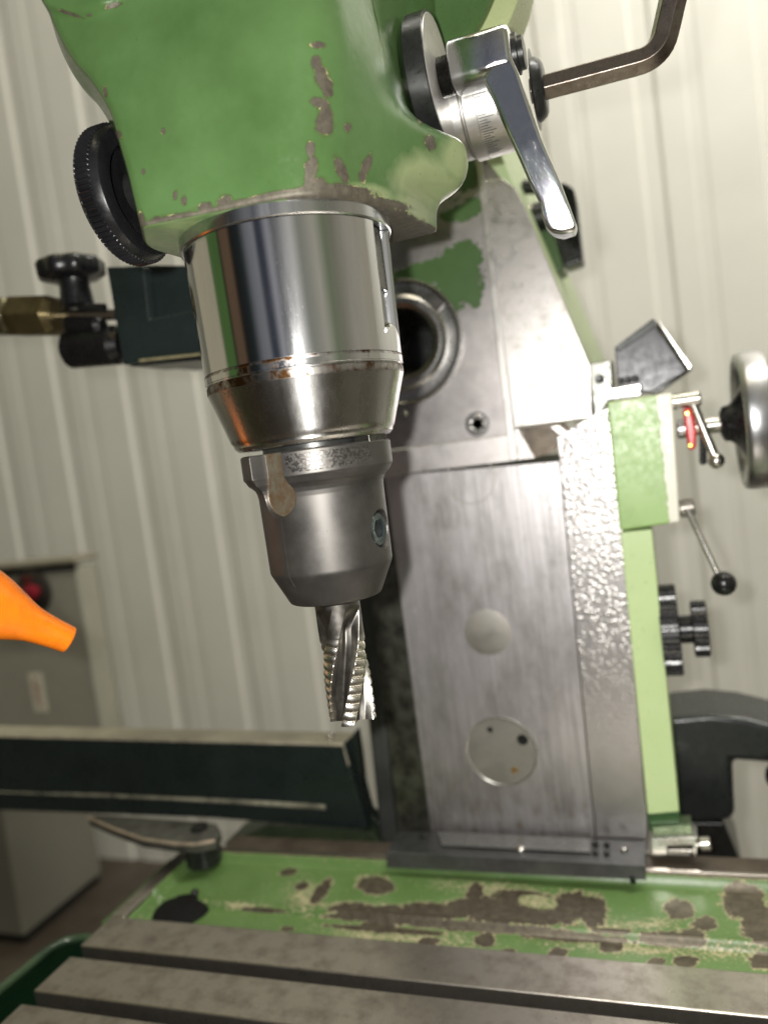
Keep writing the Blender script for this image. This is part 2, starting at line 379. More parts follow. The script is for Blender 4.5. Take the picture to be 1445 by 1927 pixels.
    # softly rounded lower rim, then the flat underside
    for k, (ins, dz) in enumerate([(1.6, 0), (.9, .18), (.35, .5)]):
        v = R[k]-R[k].mean(0); n_ = np.linalg.norm(v[:, :2], axis=1, keepdims=True); R[k, :, :2] -= v[:, :2]/n_*ins; R[k, :, 2] = 93.5+dz
    under = [np.column_stack([(R[0, :, :2]-cen[:2])*s_+cen[:2], np.full(R.shape[1], 93.5)]) for s_ in (.02, .5)]
    R = np.concatenate([np.array(under), R], 0)
    # raised pad outline low relief at top left of the front face (a cast lip)
    px, py, _ = proj(R.reshape(-1, 3)); px = px.reshape(R.shape[:2]); py = py.reshape(R.shape[:2])
    lip = 34-((px-140)/75)**2*26; e = 1/(1+np.exp((py-lip)/3.0)); msk = (R[:, :, 1] < -38) & (px < 300) & (px > 60)
    R[:, :, 1] -= np.where(msk, e*2.6*np.clip((230-px)/40, 0, 1), 0)
    # shallow casting waviness and the concave dish on the right front
    R[:, :, 1] += np.where(R[:, :, 1] < 0, 1.6*np.exp(-((px-680)/70)**2-((py-20)/70)**2)*2, 0)
    chips = [(588, 88, 15, 6, 5), (586, 120, 9, 12, 0), (597, 150, 12, 26, -15), (607, 170, 9, 18, 0), (592, 196, 18, 9, 10), (603, 222, 13, 26, -5), (601, 238, 15, 18, 0),
             (645, 243, 7, 9, 0), (633, 322, 9, 26, -20), (628, 310, 8, 12, 0), (680, 316, 8, 22, 20), (673, 335, 7, 12, 0), (575, 285, 8, 16, 0), (576, 325, 12, 26, 10), (585, 352, 22, 16, 0),
             (214, 257, 7, 8, 0), (299, 249, 4, 6, 0), (190, 175, 4, 10, -10), (262, 325, 4, 5, 0), (322, 370, 4, 9, 10), (338, 380, 5, 9, 0), (415, 385, 14, 14, 0), (255, 415, 9, 14, 0),
             (378, 392, 12, 9, 0), (205, 14, 15, 5, -15), (122, 28, 26, 3, 20), (160, 32, 6, 3, 0), (780, 215, 6, 18, -10), (800, 270, 9, 14, -20), (757, 105, 5, 5, 0), (640, 362, 60, 12, 8), (720, 385, 40, 8, 12),
             (500, 372, 90, 7, -12), (330, 420, 90, 7, -10)]
    pale_spots = [(800, 350, 90, 70, 35), (860, 300, 55, 60, 0), (690, 372, 60, 26, 12), (770, 400, 60, 45, 30)]  # paler cream areas low on the right of the casting
    P = R.reshape(-1, 3); px, py, _ = proj(P)
    low = np.clip((96.2-P[:, 2])/3.0, -1, 1) - .25
    low = np.where(P[:, 0] > 45, low-.4, low)
    chip = np.maximum(blobs(px, py, chips), low); chip = np.where(P[:, 1] > 46, -1, chip)
    pale_mask = blobs(px, py, pale_spots)
    und = P[:, 2] < 93.75; chip = np.where(und, np.where(P[:, 0] > 20, .6, -1), chip); pale_mask = np.where(und, .25, pale_mask)
    nu = R.shape[1]; us = np.arange(nu); vs_ = np.arange(R.shape[0])
    me = grid_mesh('casting', lambda U, V: (R[..., 0]+HX, R[..., 1], R[..., 2]), us, vs_, True, {'chip': lambda _: chip, 'pale_mask': lambda _: pale_mask})
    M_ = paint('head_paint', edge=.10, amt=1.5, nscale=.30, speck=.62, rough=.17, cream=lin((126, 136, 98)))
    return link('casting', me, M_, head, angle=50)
head_casting()
# round swivel flange behind the casting
fc = np.array([24, 112, 250.]); SWM = paint('pale_worn_paint', False, lin((166, 172, 128)), lin((148, 160, 112)))
Mesh().lathe((fc[0], 108, fc[2]), (0, 1, 0), [(0, 76), (2, 80), (30, 80), (32, 78)], 96).link('swivel_flange', SWM, head)
Mesh().lathe((fc[0]-1, 100, fc[2]), (0, 1, 0), [(0, 67), (3, 70), (10, 70)], 96).link('swivel_cover', paint('head_green_plain', False), head)

def radial(name, mat, parent, fn, zs, nth=360, cx=HX, cy=0.0, attrs=None, angle=35, cap0=True, cap1=True):
    th = np.linspace(0, 2*math.pi, nth, endpoint=False)
    if cap0: zs = np.concatenate([[zs[0]], zs])
    if cap1: zs = np.concatenate([zs, [zs[-1]]])
    def f(U, V):
        r = fn(U, V).copy()
        if cap0: r[0] = .01
        if cap1: r[-1] = .01
        return cx+r*np.cos(U), cy+r*np.sin(U), V
    me = grid_mesh(name, f, th, zs, True, attrs)
    bm = bmesh.new(); bm.from_mesh(me); bmesh.ops.recalc_face_normals(bm, faces=bm.faces); bm.to_mesh(me); bm.free()
    return link(name, me, mat, parent, angle=angle)
def ssm(a, b, x): t = np.clip((x-a)/(b-a), 0, 1); return t*t*(3-2*t)
# retaining ring above the quill
RINGM = polished('ring_steel', (.62, .63, .66), .16, spark=.004)
radial('retaining_ring', RINGM, head, lambda U, Z: 43.5-ssm(.5, 0, Z-88.7)*.6, np.array([88.7, 88.9, 89.2, 93.55, 93.6]), 180)
# quill: polished sleeve with a keyway milled along its right side
def quill_r(U, Z):
    r = 41.3+(Z-38)*.022
    r = np.where(Z < 38.6, 41.5, r)                                    # end collar with a seam above it
    r = np.where((Z > 38.35) & (Z < 38.75), 40.9, r)
    r = np.where(Z < 35.5, 41.2, r)
    a = (U-rad(-1)+math.pi) % (2*math.pi)-math.pi; w = a*41.2
    slot = ssm(8.0, 7.6, np.abs(w))*ssm(49, 52.5, Z-np.abs(w)**2*-.06)
    return r-slot*4.0
zq = np.unique(np.round(np.concatenate([np.arange(34.9, 39.4, .2), np.arange(39.4, 60, .5), np.arange(60, 88.6, 1.5), [88.5]]), 3))
QM = polished('polished_quill', (.76, .76, .77), .085, rust_zs=((-54.9, -53.4, .6), (-57.4, -54.3, -.1)), spark=.0025, aniso=.5)
radial('quill', QM, head, quill_r, zq, 900, angle=28)
KM = simple('oily_key', (.05, .05, .042), .25, .8, .4, .2, .1, .8)
Mesh().box(HX+38.2, HX+39.6, -5.5, 4.5, 64, 88.3).link('keyway_key', KM, head, bevel=.3)
# spindle nose collar
def coll_r(U, Z):
    r = np.interp(Z, [7.0, 7.4, 8.6, 9.0, 10.2, 10.6, 31.0, 31.4, 34.0, 34.4], [31.8, 32.4, 33.6, 33.6, 34.0, 34.5, 41.0, 41.2, 41.2, 40.6])
    a = (U-rad(-10)+math.pi) % (2*math.pi)-math.pi
    return r
CM = polished('collar_steel', (.46, .45, .435), .20, rust_zs=((-61.4, -57.6, .5),), spark=.02, aniso=.75)
radial('spindle_nose', CM, head, coll_r, np.array([7.0, 7.2, 7.4, 8.0, 8.6, 9.0, 9.6, 10.2, 10.6, 12, 16, 20, 24, 28, 30.8, 31.0, 31.4, 32.5, 34.0, 34.4, 35.2]), 240)
Mesh().lathe((HX, 0, 35.0), (0, 0, 1), [(0, 39.5), (.6, 39.5)], 96).link('seal', BLACK, head)
# drive key at the nose end
c, s_ = math.cos(rad(-10)), math.sin(rad(-10))
Mesh().prism([(HX+c*24-s_*q, s_*24+c*q, 3.4) for q in (-7, 7)]+[(HX+c*31-s_*q, s_*31+c*q, 3.4) for q in (7, -7)], (0, 0, 5)).link('drive_key', KM, head, bevel=.4)

# knurled handwheel on the left
def wheel_left():
    ctr = at(266, 362, 'x', -52); R0 = 28.0
    n = 1080; th = np.arange(n)*2*math.pi/n
    prof = [(-11, 20, 0), (-11, R0-2, 0), (-10.6, R0-.8, 0), (-10.2, R0-.1, 1), (-9.8, R0, 1), (-4.6, R0, 1), (-4.2, R0-.1, 1), (-3.8, R0-1.4, 0), (-3.0, R0-1.5, 0), (-.6, R0-2.8, 0), (0, R0-4.5, 0), (0, R0-9, 0), (-4, R0-11, 0), (-5, 12, 0), (-5, .1, 0)]
    vs = []; fs = []
    for t, r, k in prof:
        kn = (np.abs(((th*80/(2*math.pi)) % 1)-.5)*2)*1.3*k
        for a, d in zip(th, kn): vs.append((ctr[0]+t, ctr[1]+(r-d)*math.cos(a), ctr[2]+(r-d)*math.sin(a)))
    for i in range(len(prof)-1):
        for k in range(n): fs.append((i*n+k, i*n+(k+1) % n, (i+1)*n+(k+1) % n, (i+1)*n+k))
    fs.append(tuple(range(n)))
    Mesh().add(vs, fs).link('handwheel', BLACK, head, angle=30)
    Mesh().cyl((ctr[0]-2, ctr[1], ctr[2]), (-44, ctr[1], ctr[2]), 9).link('handwheel_shaft', BLACKM, head)
wheel_left()

# stop disc, clamping lever and graduated feed dial on the right
dc = at(829, 147, 'x', 62); DY, DZ = dc[1], dc[2]
FACE = simple('grey_disc_face', (.42, .40, .38), .38, .6, .15, .2, .03, .8)
Mesh().lathe((50, DY, DZ), (1, 0, 0), [(2.6, 24), (2.6, 27.3), (3, 27.6), (11.4, 27.6), (11.8, 27.2), (11.8, 25.8)], 120).link('stop_disc', BLACKM, head)
Mesh().lathe((50, DY, DZ), (1, 0, 0), [(11.7, 26.4), (12.05, 26.2), (12.1, 9)], 96).link('disc_face', FACE, head)
THR = simple('dark_thread', (.03, .028, .025), .3, .7, .4, .3, .2, 1.4)
pr = []; xh = at(850, 130, 'y', DY)[0]
for k in range(int((xh+1-62)/1.0)): pr += [(12+k*1.0, 8.6), (12+k*1.0+.5, 7.9)]
Mesh().lathe((50, DY, DZ), (1, 0, 0), pr, 40).link('stud', THR, head)
x1 = at(966, 105, 'y', DY)[0]
def sq(R_, p=3.6): return lambda q: R_*(abs(math.cos(q-.05))**p+abs(math.sin(q-.05))**p)**(-1/p)
hubp = at(905, 118, 'y', DY)
Mesh().lathe((xh, DY, hubp[2]+.5), (1, 0, 0), [(0, sq(8)), (.4, sq(9.6)), (1.6, sq(10.6)), (x1-xh-2.2, sq(10.2)), (x1-xh-.7, sq(9.6)), (x1-xh, sq(8))], 96).link('lever_hub', CHROME, head, angle=60)
Mesh().lathe((x1-.5, DY+3, hubp[2]+.5), (1, 0, 0), [(0, 8.6), (2.5, 8.6), (2.6, 7), (5, 7), (5.2, 6)], 24).link('lever_nut', BLACKM, head, bevel=.2)
arm = [(907, 150), (926, 186), (943, 226), (960, 263), (978, 303), (994, 340), (1008, 368), (1016, 380), (1017, 402), (1024, 422), (1036, 436), (1056, 441), (1078, 434), (1084, 428), (1082, 416), (1056, 346), (1018, 258), (996, 196), (975, 134), (958, 96), (930, 104)]
AY = DY-9
Mesh().prism([at(x, y, 'y', AY+((y-90)/350)**2*13) for x, y in arm], (0, 9, -1)).link('clamp_lever', CHROME, head, bevel=2.0, seg=3)
# graduated dial
dyl = DY+34; dl = at(884, 205, 'y', dyl); xr = at(975, 180, 'y', dyl)[0]
DIALM = steel('satin_dial', (.60, .59, .57), .34, 1, (.4, 1.5, 1.5), .25, .01, 1.0, .12, (.35, .22, .12))
DR = 24.5
dial_o = Mesh().lathe((dl[0]-9, dyl, dl[2]), (1, 0, 0), [(0, 20), (0, DR-1.5), (7.6, DR-1.5), (8.3, DR-2.5), (9, DR-2.5), (9.2, DR-.4), (9.8, DR), (15.4, DR), (15.5, DR-.35), (15.8, DR-.35), (15.9, DR), (xr-dl[0]+7.5, DR-.6), (xr-dl[0]+8.6, DR-2)], 160).link('dial', DIALM, head, angle=25)
Mesh().cyl((48, dyl, dl[2]), (dl[0]-8, dyl, dl[2]), 21, n=64).link('dial_boss', SWM, head)
INK = simple('engraving_ink', (.02, .02, .02), .5, 0, .1, .5, 0)
def on_dial(x, q, r=DR+.02): return (x, dyl-r*math.cos(q), dl[2]+r*math.sin(q))       # q=0 faces the camera side (-Y), grows upward
x0d = dl[0]+7.0
tick_cache = {}
def tick_mesh(L):
    return Mesh().box(0, L, -.04, .06, -.14, .14)
for k in range(-26, 14):
    q = rad(k*3.0-4); L = 7.2 if k % 5 == 0 else (3.8 if k % 2 else 5.4)
    if L not in tick_cache:
        tm = tick_mesh(L).me('graduation_mark'); tm.transform(Matrix.Scale(MM, 4)); tm.materials.append(INK); tick_cache[L] = tm
    o = bpy.data.objects.new('graduation_mark', tick_cache[L]); COL.objects.link(o); o.parent = dial_o
    o.location = Vector(on_dial(x0d, q))*MM - base_of(head); o.rotation_euler = (-q, 0, 0)
for txt, k in (('5', -5), ('10', 0), ('0', -10)):
    cu = bpy.data.curves.new('digit', 'FONT'); cu.body = txt; cu.size = 2.6; cu.extrude = .05; cu.align_x = 'CENTER'; cu.align_y = 'CENTER'
    to = bpy.data.objects.new('tmp', cu); COL.objects.link(to); bpy.context.view_layer.update()
    me = bpy.data.meshes.new_from_object(to.evaluated_get(bpy.context.evaluated_depsgraph_get())); bpy.data.objects.remove(to)
    me.transform(Matrix.Rotation(rad(90), 4, 'X'))
    q = rad(k*3.0-4)
    o = bpy.data.objects.new('dial_number', me); me.materials.clear(); me.materials.append(INK); me.transform(Matrix.Scale(MM, 4)); COL.objects.link(o); o.parent = dial_o
    o.location = Vector(on_dial(x0d+9.4, q, DR-.25))*MM-base_of(head); o.rotation_euler = (-q, 0, 0)
Mesh().lathe((xr+8, dyl, dl[2]), (1, 0, 0), [(0, 18), (.5, 14.5), (2.0, 14), (4, 12.6), (5, 11)], 64).link('dial_cap', BLACKM, head, angle=40)

# hex key stuck into the end of the feed dial
e0 = at(1012, 168, 'y', dyl)
key = thing('hex_key', 'bent steel hex key stuck into the end of the graduated dial', 'hex key', e0)
path = [at(998, 172, 'y', dyl)]+[at(x, y, 'y', dyl) for x, y in [(1195, 119)]]
c0, c1, c2 = (1198, 118), (1240, 108), (1250, 66)
for t in np.linspace(0, 1, 9): path.append(at((1-t)**2*c0[0]+2*t*(1-t)*c1[0]+t*t*c2[0], (1-t)**2*c0[1]+2*t*(1-t)*c1[1]+t*t*c2[1], 'y', dyl))
path.append(at(1290, -110, 'y', dyl-4))
KEYM = steel('hex_key_steel', (.27, .235, .205), .30, 1, (.3, 2, 2), .7, .08, 1, .5, (.10, .06, .04))
Mesh().tube(path, 6.3, 6, twist=rad(38)).link('key_shaft', KEYM, key, bevel=.5, angle=30)

# ================================================================ TOOL HOLDER
th = thing('tool_holder', 'matt grey steel end mill holder with drive slots hanging under the polished spindle', 'tool holder', (HX, 0, 5))
SLOTS = (rad(-107), rad(73)); SCZ, SCA = -31.6, rad(-6.5)
def wrap(a): return (a+math.pi) % (2*math.pi)-math.pi
def holder_r(U, Z):
    r = np.interp(Z, [-59.3, -59.0, -58.4, -46.0, -45.4, -13.5, -11.5, -9.8, -8.6, -7.6, -6.2, -5.7, -5.2, -4.9, 4.2, 4.9, 5.0],
                     [19.0, 19.6, 20.0, 26.0, 26.25, 26.6, 26.9, 27.6, 28.8, 30.0, 30.8, 31.1, 31.5, 31.75, 31.75, 31.2, 31.0])
    for a0 in SLOTS:
        a = wrap(U-a0); w = r*np.sin(a)
        hw = np.where(Z > -12.5, 8.3, np.sqrt(np.maximum(8.3**2-(Z+12.5)**2, 0)))
        inside = ssm(.35, -.35, np.abs(w)-hw)*(np.cos(a) > 0)
        flat = 23.9/np.maximum(np.cos(a), .3)
        r = np.where((inside > 0) & (r > flat), r*(1-inside)+flat*inside, r)
    a = wrap(U-SCA); d = np.sqrt((26.5*np.sin(a))**2+(Z-SCZ)**2); ok = np.cos(a) > 0
    hole = ssm(8.1, 7.7, d)*ok; flat = 22.6/np.maximum(np.cos(a), .3)
    r = np.where((hole > 0), r*(1-hole)+np.minimum(flat, r)*hole, r)
    return r
zh = np.unique(np.round(np.concatenate([[-59.3, -59.0, -58.4], np.arange(-57, -42, .8), np.arange(-42, 5.01, .28), [4.2, 4.9, 5.0]]), 3))
HM = Mat('holder_steel')
sl = HM.attr('slot'); f1 = HM.noise(1.6, 4, .7, (1, 1, .4)); bl = HM.noise(.08, 6, .6)
cc = HM.mix(HM.ramp(bl, [(.3, 0.), (.7, 1.)]), lin((72, 70, 68)), lin((90, 87, 84)))
cc = HM.mix(HM.math('MULTIPLY', sl, .9), cc, HM.mix(HM.ramp(HM.noise(.3, 6, .7), [(.35, 0.), (.65, 1.)]), lin((88, 66, 44)), lin((100, 96, 82))))
etch = HM.attr('etch'); en = HM.noise(1.1, 2, .5)
spk = HM.ramp(HM.math('MULTIPLY', etch, HM.ramp(en, [(.46, 0.), (.54, 1.)])), [(.3, 0.), (.6, 1.)])
pit = HM.ramp(HM.noise(.8, 3, .6), [(.72, 0.), (.76, 1.)])
cc = HM.mix(HM.math('MULTIPLY', pit, .7), cc, lin((60, 44, 30)))
HM.set(col=cc, metal=HM.math('SUBTRACT', .82, HM.math('MULTIPLY', sl, .4)), rough=HM.math('SUBTRACT', HM.ramp(bl, [(.3, .42), (.7, .5)]), HM.math('MULTIPLY', spk, .2)))
nb = HM.bump(f1, .02, .5); nb = HM.bump(spk, .10, .8, nb); HM.bump(pit, .08, .6, nb)
def slot_attr(P):
    a = np.arctan2(P[:, 1], P[:, 0]-HX); r = np.hypot(P[:, 0]-HX, P[:, 1]); o = np.zeros(len(P))
    for a0 in SLOTS:
        w = r*np.sin(wrap(a-a0)); hw = np.where(P[:, 2] > -12.5, 8.3, np.sqrt(np.maximum(8.3**2-(P[:, 2]+12.5)**2, 0)))
        o = np.maximum(o, (np.abs(w) < hw-.1)*(np.cos(wrap(a-a0)) > 0)*(P[:, 2] < 4.9)*(r*np.cos(wrap(a-a0)) < 24.2)*1.0)
    return o
def etch_attr(P):
    a = np.degrees(wrap(np.arctan2(P[:, 1], P[:, 0]-HX))); r = np.hypot(P[:, 0]-HX, P[:, 1])
    return ssm(-92, -84, a)*ssm(-18, -28, a)*ssm(-4.4, -2.6, P[:, 2])*ssm(4.2, 2.4, P[:, 2])*(r > 31.5)
radial('holder_body', HM.m, th, holder_r, zh, 1080, attrs={'slot': slot_attr, 'etch': etch_attr}, angle=32)
Mesh().cyl((HX, 0, 4.8), (HX, 0, 9), 22.2, n=72).link('taper_shank', BLACKM, th)
# set screw with hexagon socket
ca, sa = math.cos(SCA), math.sin(SCA); so = np.array([HX, 0, SCZ]); sx = np.array([ca, sa, 0])
def hexr(R_): return lambda q: R_*math.cos(math.pi/6)/math.cos((q % (math.pi/3))-math.pi/6)
SCM = simple('blackened_screw', (.09, .11, .12), .25, .85, .3, .3, .05, 1)
Mesh().lathe(so+sx*20, sx, [(0, 7.4), (4.2, 7.4), (5.0, 6.6), (5.05, 4.6), (4.7, hexr(4.2)), (1.2, hexr(4.1))], 72).link('set_screw', SCM, th, angle=30)

# ================================================================ END MILL
em = thing('end_mill', 'roughing end mill with serrated spiral teeth clamped in the grey holder', 'end mill', (HX, 0, -59))
EMM = Mat('tool_steel'); la = EMM.attr('land')
warm = EMM.mix(EMM.noise(.25, 3), (.74, .69, .60), (.80, .79, .76))  # warm reflection on the lands, painted into their colour
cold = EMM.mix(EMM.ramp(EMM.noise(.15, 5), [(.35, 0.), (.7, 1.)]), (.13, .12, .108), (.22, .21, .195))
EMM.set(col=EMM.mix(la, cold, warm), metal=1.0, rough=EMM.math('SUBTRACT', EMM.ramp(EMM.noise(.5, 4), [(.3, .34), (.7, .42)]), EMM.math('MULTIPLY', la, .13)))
EMM.bump(EMM.noise(1.2, 4, .7, (1, 1, .3)), .015, .5)
TIPZ = -113.5; VA = math.atan2(-300, 136)
HELIX = rad(2.15)
def em_fields(U, Z):
    # angle inside one of four teeth; right hand helix
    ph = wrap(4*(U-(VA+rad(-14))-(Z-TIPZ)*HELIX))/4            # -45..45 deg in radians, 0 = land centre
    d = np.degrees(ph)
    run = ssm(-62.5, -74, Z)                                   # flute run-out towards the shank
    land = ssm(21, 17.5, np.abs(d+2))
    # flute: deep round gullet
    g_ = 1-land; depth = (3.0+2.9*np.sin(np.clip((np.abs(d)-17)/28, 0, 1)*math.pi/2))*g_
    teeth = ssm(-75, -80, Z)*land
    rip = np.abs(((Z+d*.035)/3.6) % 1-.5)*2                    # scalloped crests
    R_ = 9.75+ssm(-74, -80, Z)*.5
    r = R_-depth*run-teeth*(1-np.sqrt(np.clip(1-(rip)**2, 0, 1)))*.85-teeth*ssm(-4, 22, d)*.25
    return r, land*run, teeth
def em_r(U, Z): return em_fields(U, Z)[0]
def land_attr(P):
    U = np.arctan2(P[:, 1], P[:, 0]-HX); r, l, t = em_fields(U, P[:, 2]); return t*.9
zt = np.unique(np.round(np.concatenate([np.arange(TIPZ, -58.9, .22)]), 3))
def em_build():
    thv = np.linspace(0, 2*math.pi, 420, endpoint=False)
    zz = np.concatenate([[TIPZ+3.2, TIPZ+2.2, TIPZ+.5], zt])
    def f(U, V):
        r = em_fields(U, V)[0].copy(); r[0] = .01; r[1] *= .5; r[2] *= .88
        V = V.copy(); return HX+r*np.cos(U), r*np.sin(U), V
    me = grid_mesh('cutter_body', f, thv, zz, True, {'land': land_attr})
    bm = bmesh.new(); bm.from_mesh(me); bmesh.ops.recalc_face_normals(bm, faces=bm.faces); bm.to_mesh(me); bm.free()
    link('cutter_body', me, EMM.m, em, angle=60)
em_build()
Mesh().cyl((HX, 0, -59.5), (HX, 0, -58), 9.75, n=64).link('shank', EMM.m, em)

# ================================================================ RAM AND HORIZONTAL SPINDLE BEHIND THE HEAD
def prism_px(pts, y, depth): return Mesh().prism([at(a, b, 'y', y) for a, b in pts], (0, depth, 0))
YP = 238.4
nc = at(757, 645, 'y', YP)
ram = thing('headstock', 'bare steel machine headstock with green paint remnants and an open horizontal spindle bore', 'headstock', (0, YP+10, -20))
PALE = paint('pale_ram_paint', False, lin((176, 190, 150)), lin((160, 178, 134)), rough=.4)
PLATE = steel('ground_plate', (.62, .59, .58), .38, 1, (1, 1, 1), .25, .02, 1, .1)
PLATE2 = steel('scraped_plate', (.52, .495, .48), .34, 1, (1.5, 1, .4), .55, .09, 1, .22)
prism_px([(560, -478), (625, -478), (985, 390), (1110, 690), (1113, 783), (700, 830)], YP+6, 330).link('ram_body', PALE, ram, bevel=1)
prism_px([(560, 150), (893, 292), (901, 346), (958, 817), (690, 852)], YP+1.5, 8).link('face_plate_back', PLATE, ram)
# front skin with the last of the green paint
def skin(name, quad, y, mat, parent, nu, nv, chips, hole=None):
    q = np.array([at(a, b, 'y', y) for a, b in quad])           # TL TR BR BL
    def f(U, V): 
        P = ((1-U)*(1-V))[..., None]*q[0]+(U*(1-V))[..., None]*q[1]+(U*V)[..., None]*q[2]+((1-U)*V)[..., None]*q[3]; return P[..., 0], P[..., 1], P[..., 2]
    def ch(P): px, py, _ = proj(P); return blobs(px, py, chips)
    me = grid_mesh(name, f, np.linspace(0, 1, nu), np.linspace(0, 1, nv), False, {'patch': ch}); 
    if hole is not None:
        bm = bmesh.new(); bm.from_mesh(me)
        dele = [fc_ for fc_ in bm.faces if math.hypot(fc_.calc_center_median().x-hole[0][0], fc_.calc_center_median().z-hole[0][2]) < hole[1]]
        bmesh.ops.delete(bm, geom=dele, context='FACES'); bm.to_mesh(me); bm.free()
    me.flip_normals(); return link(name, me, mat, parent)
PM = Mat('plate_with_paint'); f = PM.math('ADD', PM.attr('patch'), PM.math('MULTIPLY', PM.math('SUBTRACT', PM.noise(.25, 7, .65), .5), 1.6)); k = PM.ramp(f, [(0., 0.), (.012, 1.)])
bl = PM.noise(.05, 5, .6); st = PM.mix(PM.ramp(bl, [(.35, 0.), (.7, 1.)]), (.46, .435, .43), (.30, .28, .275))
PM.set(col=PM.mix(k, st, PM.mix(PM.noise(.1, 4), GREEN, GREEN2)), metal=PM.math('SUBTRACT', 1.0, k), rough=PM.mix(k, PM.ramp(PM.noise(.4, 5, .7), [(.3, .33), (.7, .45)]), .35))
nb = PM.bump(k, .15, 1.0); PM.bump(PM.noise(.8, 5, .7), .03, .6, nb)
skin('face_plate', [(640, 262), (896, 284), (957, 818), (700, 850)], YP, PM.m, ram, 240, 420,
     [(800, 512, 75, 22, -15), (860, 520, 50, 60, 10), (875, 480, 34, 30, 0), (885, 545, 24, 28, 0), (895, 565, 10, 16, 0), (880, 395, 32, 18, -30), (852, 405, 26, 12, 0), (868, 330, 34, 34, 0), (820, 330, 60, 50, 0), (750, 350, 60, 60, 0)], hole=(nc, 33))
STRIP = steel('bright_strip', (.60, .58, .56), .33, 1, (2, 1, .2), .12, .03)
prism_px([(894, 292), (905, 290), (973, 866), (959, 868)], YP-2.0, 9).link('guide_strip', STRIP, ram, bevel=.5)
prism_px([(690, 854), (957, 819), (960, 868), (690, 899)], YP-.8, 9).link('gib_strip', PLATE, ram, bevel=.25)
prism_px([(906, 340), (944, 336), (968, 352), (988, 392), (1010, 446), (1110, 690), (1113, 785), (977, 803), (968, 806)], YP-.6, 8).link('side_plate', PLATE2, ram, bevel=.5)
prism_px([(872, 278), (903, 284), (944, 337), (902, 345), (880, 332)], YP+1, 6).link('top_wedge', simple('shaded_steel', (.13, .125, .10), .5, .5, .4, .05, .1, .3), ram, bevel=.4)  # chamfer in shade, its darkness put into the colour
prism_px([(968, 809), (974, 806), (1006, 862), (974, 866)], YP+.4, 9).link('dovetail_tip', PLATE2, ram, bevel=.3)
prism_px([(974, 806), (1060, 795), (1078, 818), (1040, 850), (1004, 862)], YP+5, 6).link('dovetail_recess', simple('oily_brown_recess', (.11, .085, .06), .45, .3, .5, .05, .1, .3), ram)
prism_px([(1034, 803), (1050, 800), (1076, 820), (1058, 822)], YP+2, 6).link('scraper_tip', ZINC, ram, bevel=.3)
# the bore is cut out of the plate and the ram
def cut_bore(o, R_, depth):
    me2 = Mesh().cyl(nc+np.array([0, -20, 0]), nc+np.array([0, depth, 0]), R_, n=64).me('cutter'); me2.transform(Matrix.Scale(MM, 4)); co = bpy.data.objects.new('cutter', me2); COL.objects.link(co)
    md = o.modifiers.new('cut', 'BOOLEAN'); md.object = co; md.operation = 'DIFFERENCE'; md.solver = 'EXACT'
    bpy.context.view_layer.update(); dg = bpy.context.evaluated_depsgraph_get(); new = bpy.data.meshes.new_from_object(o.evaluated_get(dg)); o.modifiers.clear(); o.data = new
    bpy.data.objects.remove(co)
for o_ in [o for o in ram.children if o.name.startswith(('ram_body', 'face_plate_back'))]: cut_bore(o_, 33, 60)
# spindle nose
NOSE = steel('nose_steel', (.42, .41, .40), .24, 1, (1, 1, 1), .3, .02)
NOSED = steel('nose_dark', (.20, .19, .18), .3, 1, (1, 1, 1), .3, .02)
Mesh().lathe(nc, (0, -1, 0), [(-55, 13), (-3, 22), (3.0, 24.2), (4.5, 27.0), (4.6, 28.2), (3.6, 28.6), (3.4, 30.6), (3.5, 31.4), (2.0, 33.5), (1.2, 39.5), (1.4, 41.5), (3.0, 42.4), (3.6, 43.3), (3.2, 44.3), (-.5, 44.8)], 128, caps=False).link('spindle_nose_ring', NOSE, ram, angle=25)
Mesh().lathe(nc+np.array([0, 52, 0]), (0, -1, 0), [(0, 17), (.5, .1)], 48).link('bore_plug', BLACKM, ram)
for q in (40, 220):
    a, b = math.cos(rad(q)), math.sin(rad(q)); t = np.array([-b, 0, a]); rr = np.array([a, 0, b]); o_ = nc+np.array([0, -1.0, 0])
    Mesh().prism([o_+rr*31.5-t*6.5, o_+rr*41-t*6.5, o_+rr*41+t*6.5, o_+rr*31.5+t*6.5], (0, -1.6, 0)).link('drive_lug', NOSED, ram, bevel=.3)
for k in range(5):
    q = rad(-60+k*50); p = nc+np.array([math.cos(q)*36.5, -1.2, math.sin(q)*36.5])
    Mesh().lathe(p, (0, -1, 0), [(0, 1.8), (.4, 1.6), (.5, .1)], 12).link('nose_screw', ZINC, ram)
# cap screw and pin
cs = at(898, 798, 'y', YP)
Mesh().lathe(cs, (0, -1, 0), [(-.2, 8.6), (.25, 8.6), (.3, 7.6), (-.15, 7.4)], 48).link('screw_counterbore', BLACKM, ram)
Mesh().lathe(cs, (0, -1, 0), [(-.1, 6.9), (.6, 6.9), (1.0, 6.4), (1.05, 4.0), (.6, hexr(3.6)), (-.0, hexr(3.5)), (0, .1)], 48).link('cap_screw', NOSE, ram, angle=30)
pp = at(764, 778, 'y', YP); Mesh().ball(pp+np.array([0, -1, 0]), 2.4, 16).link('pin', ZINC, ram)

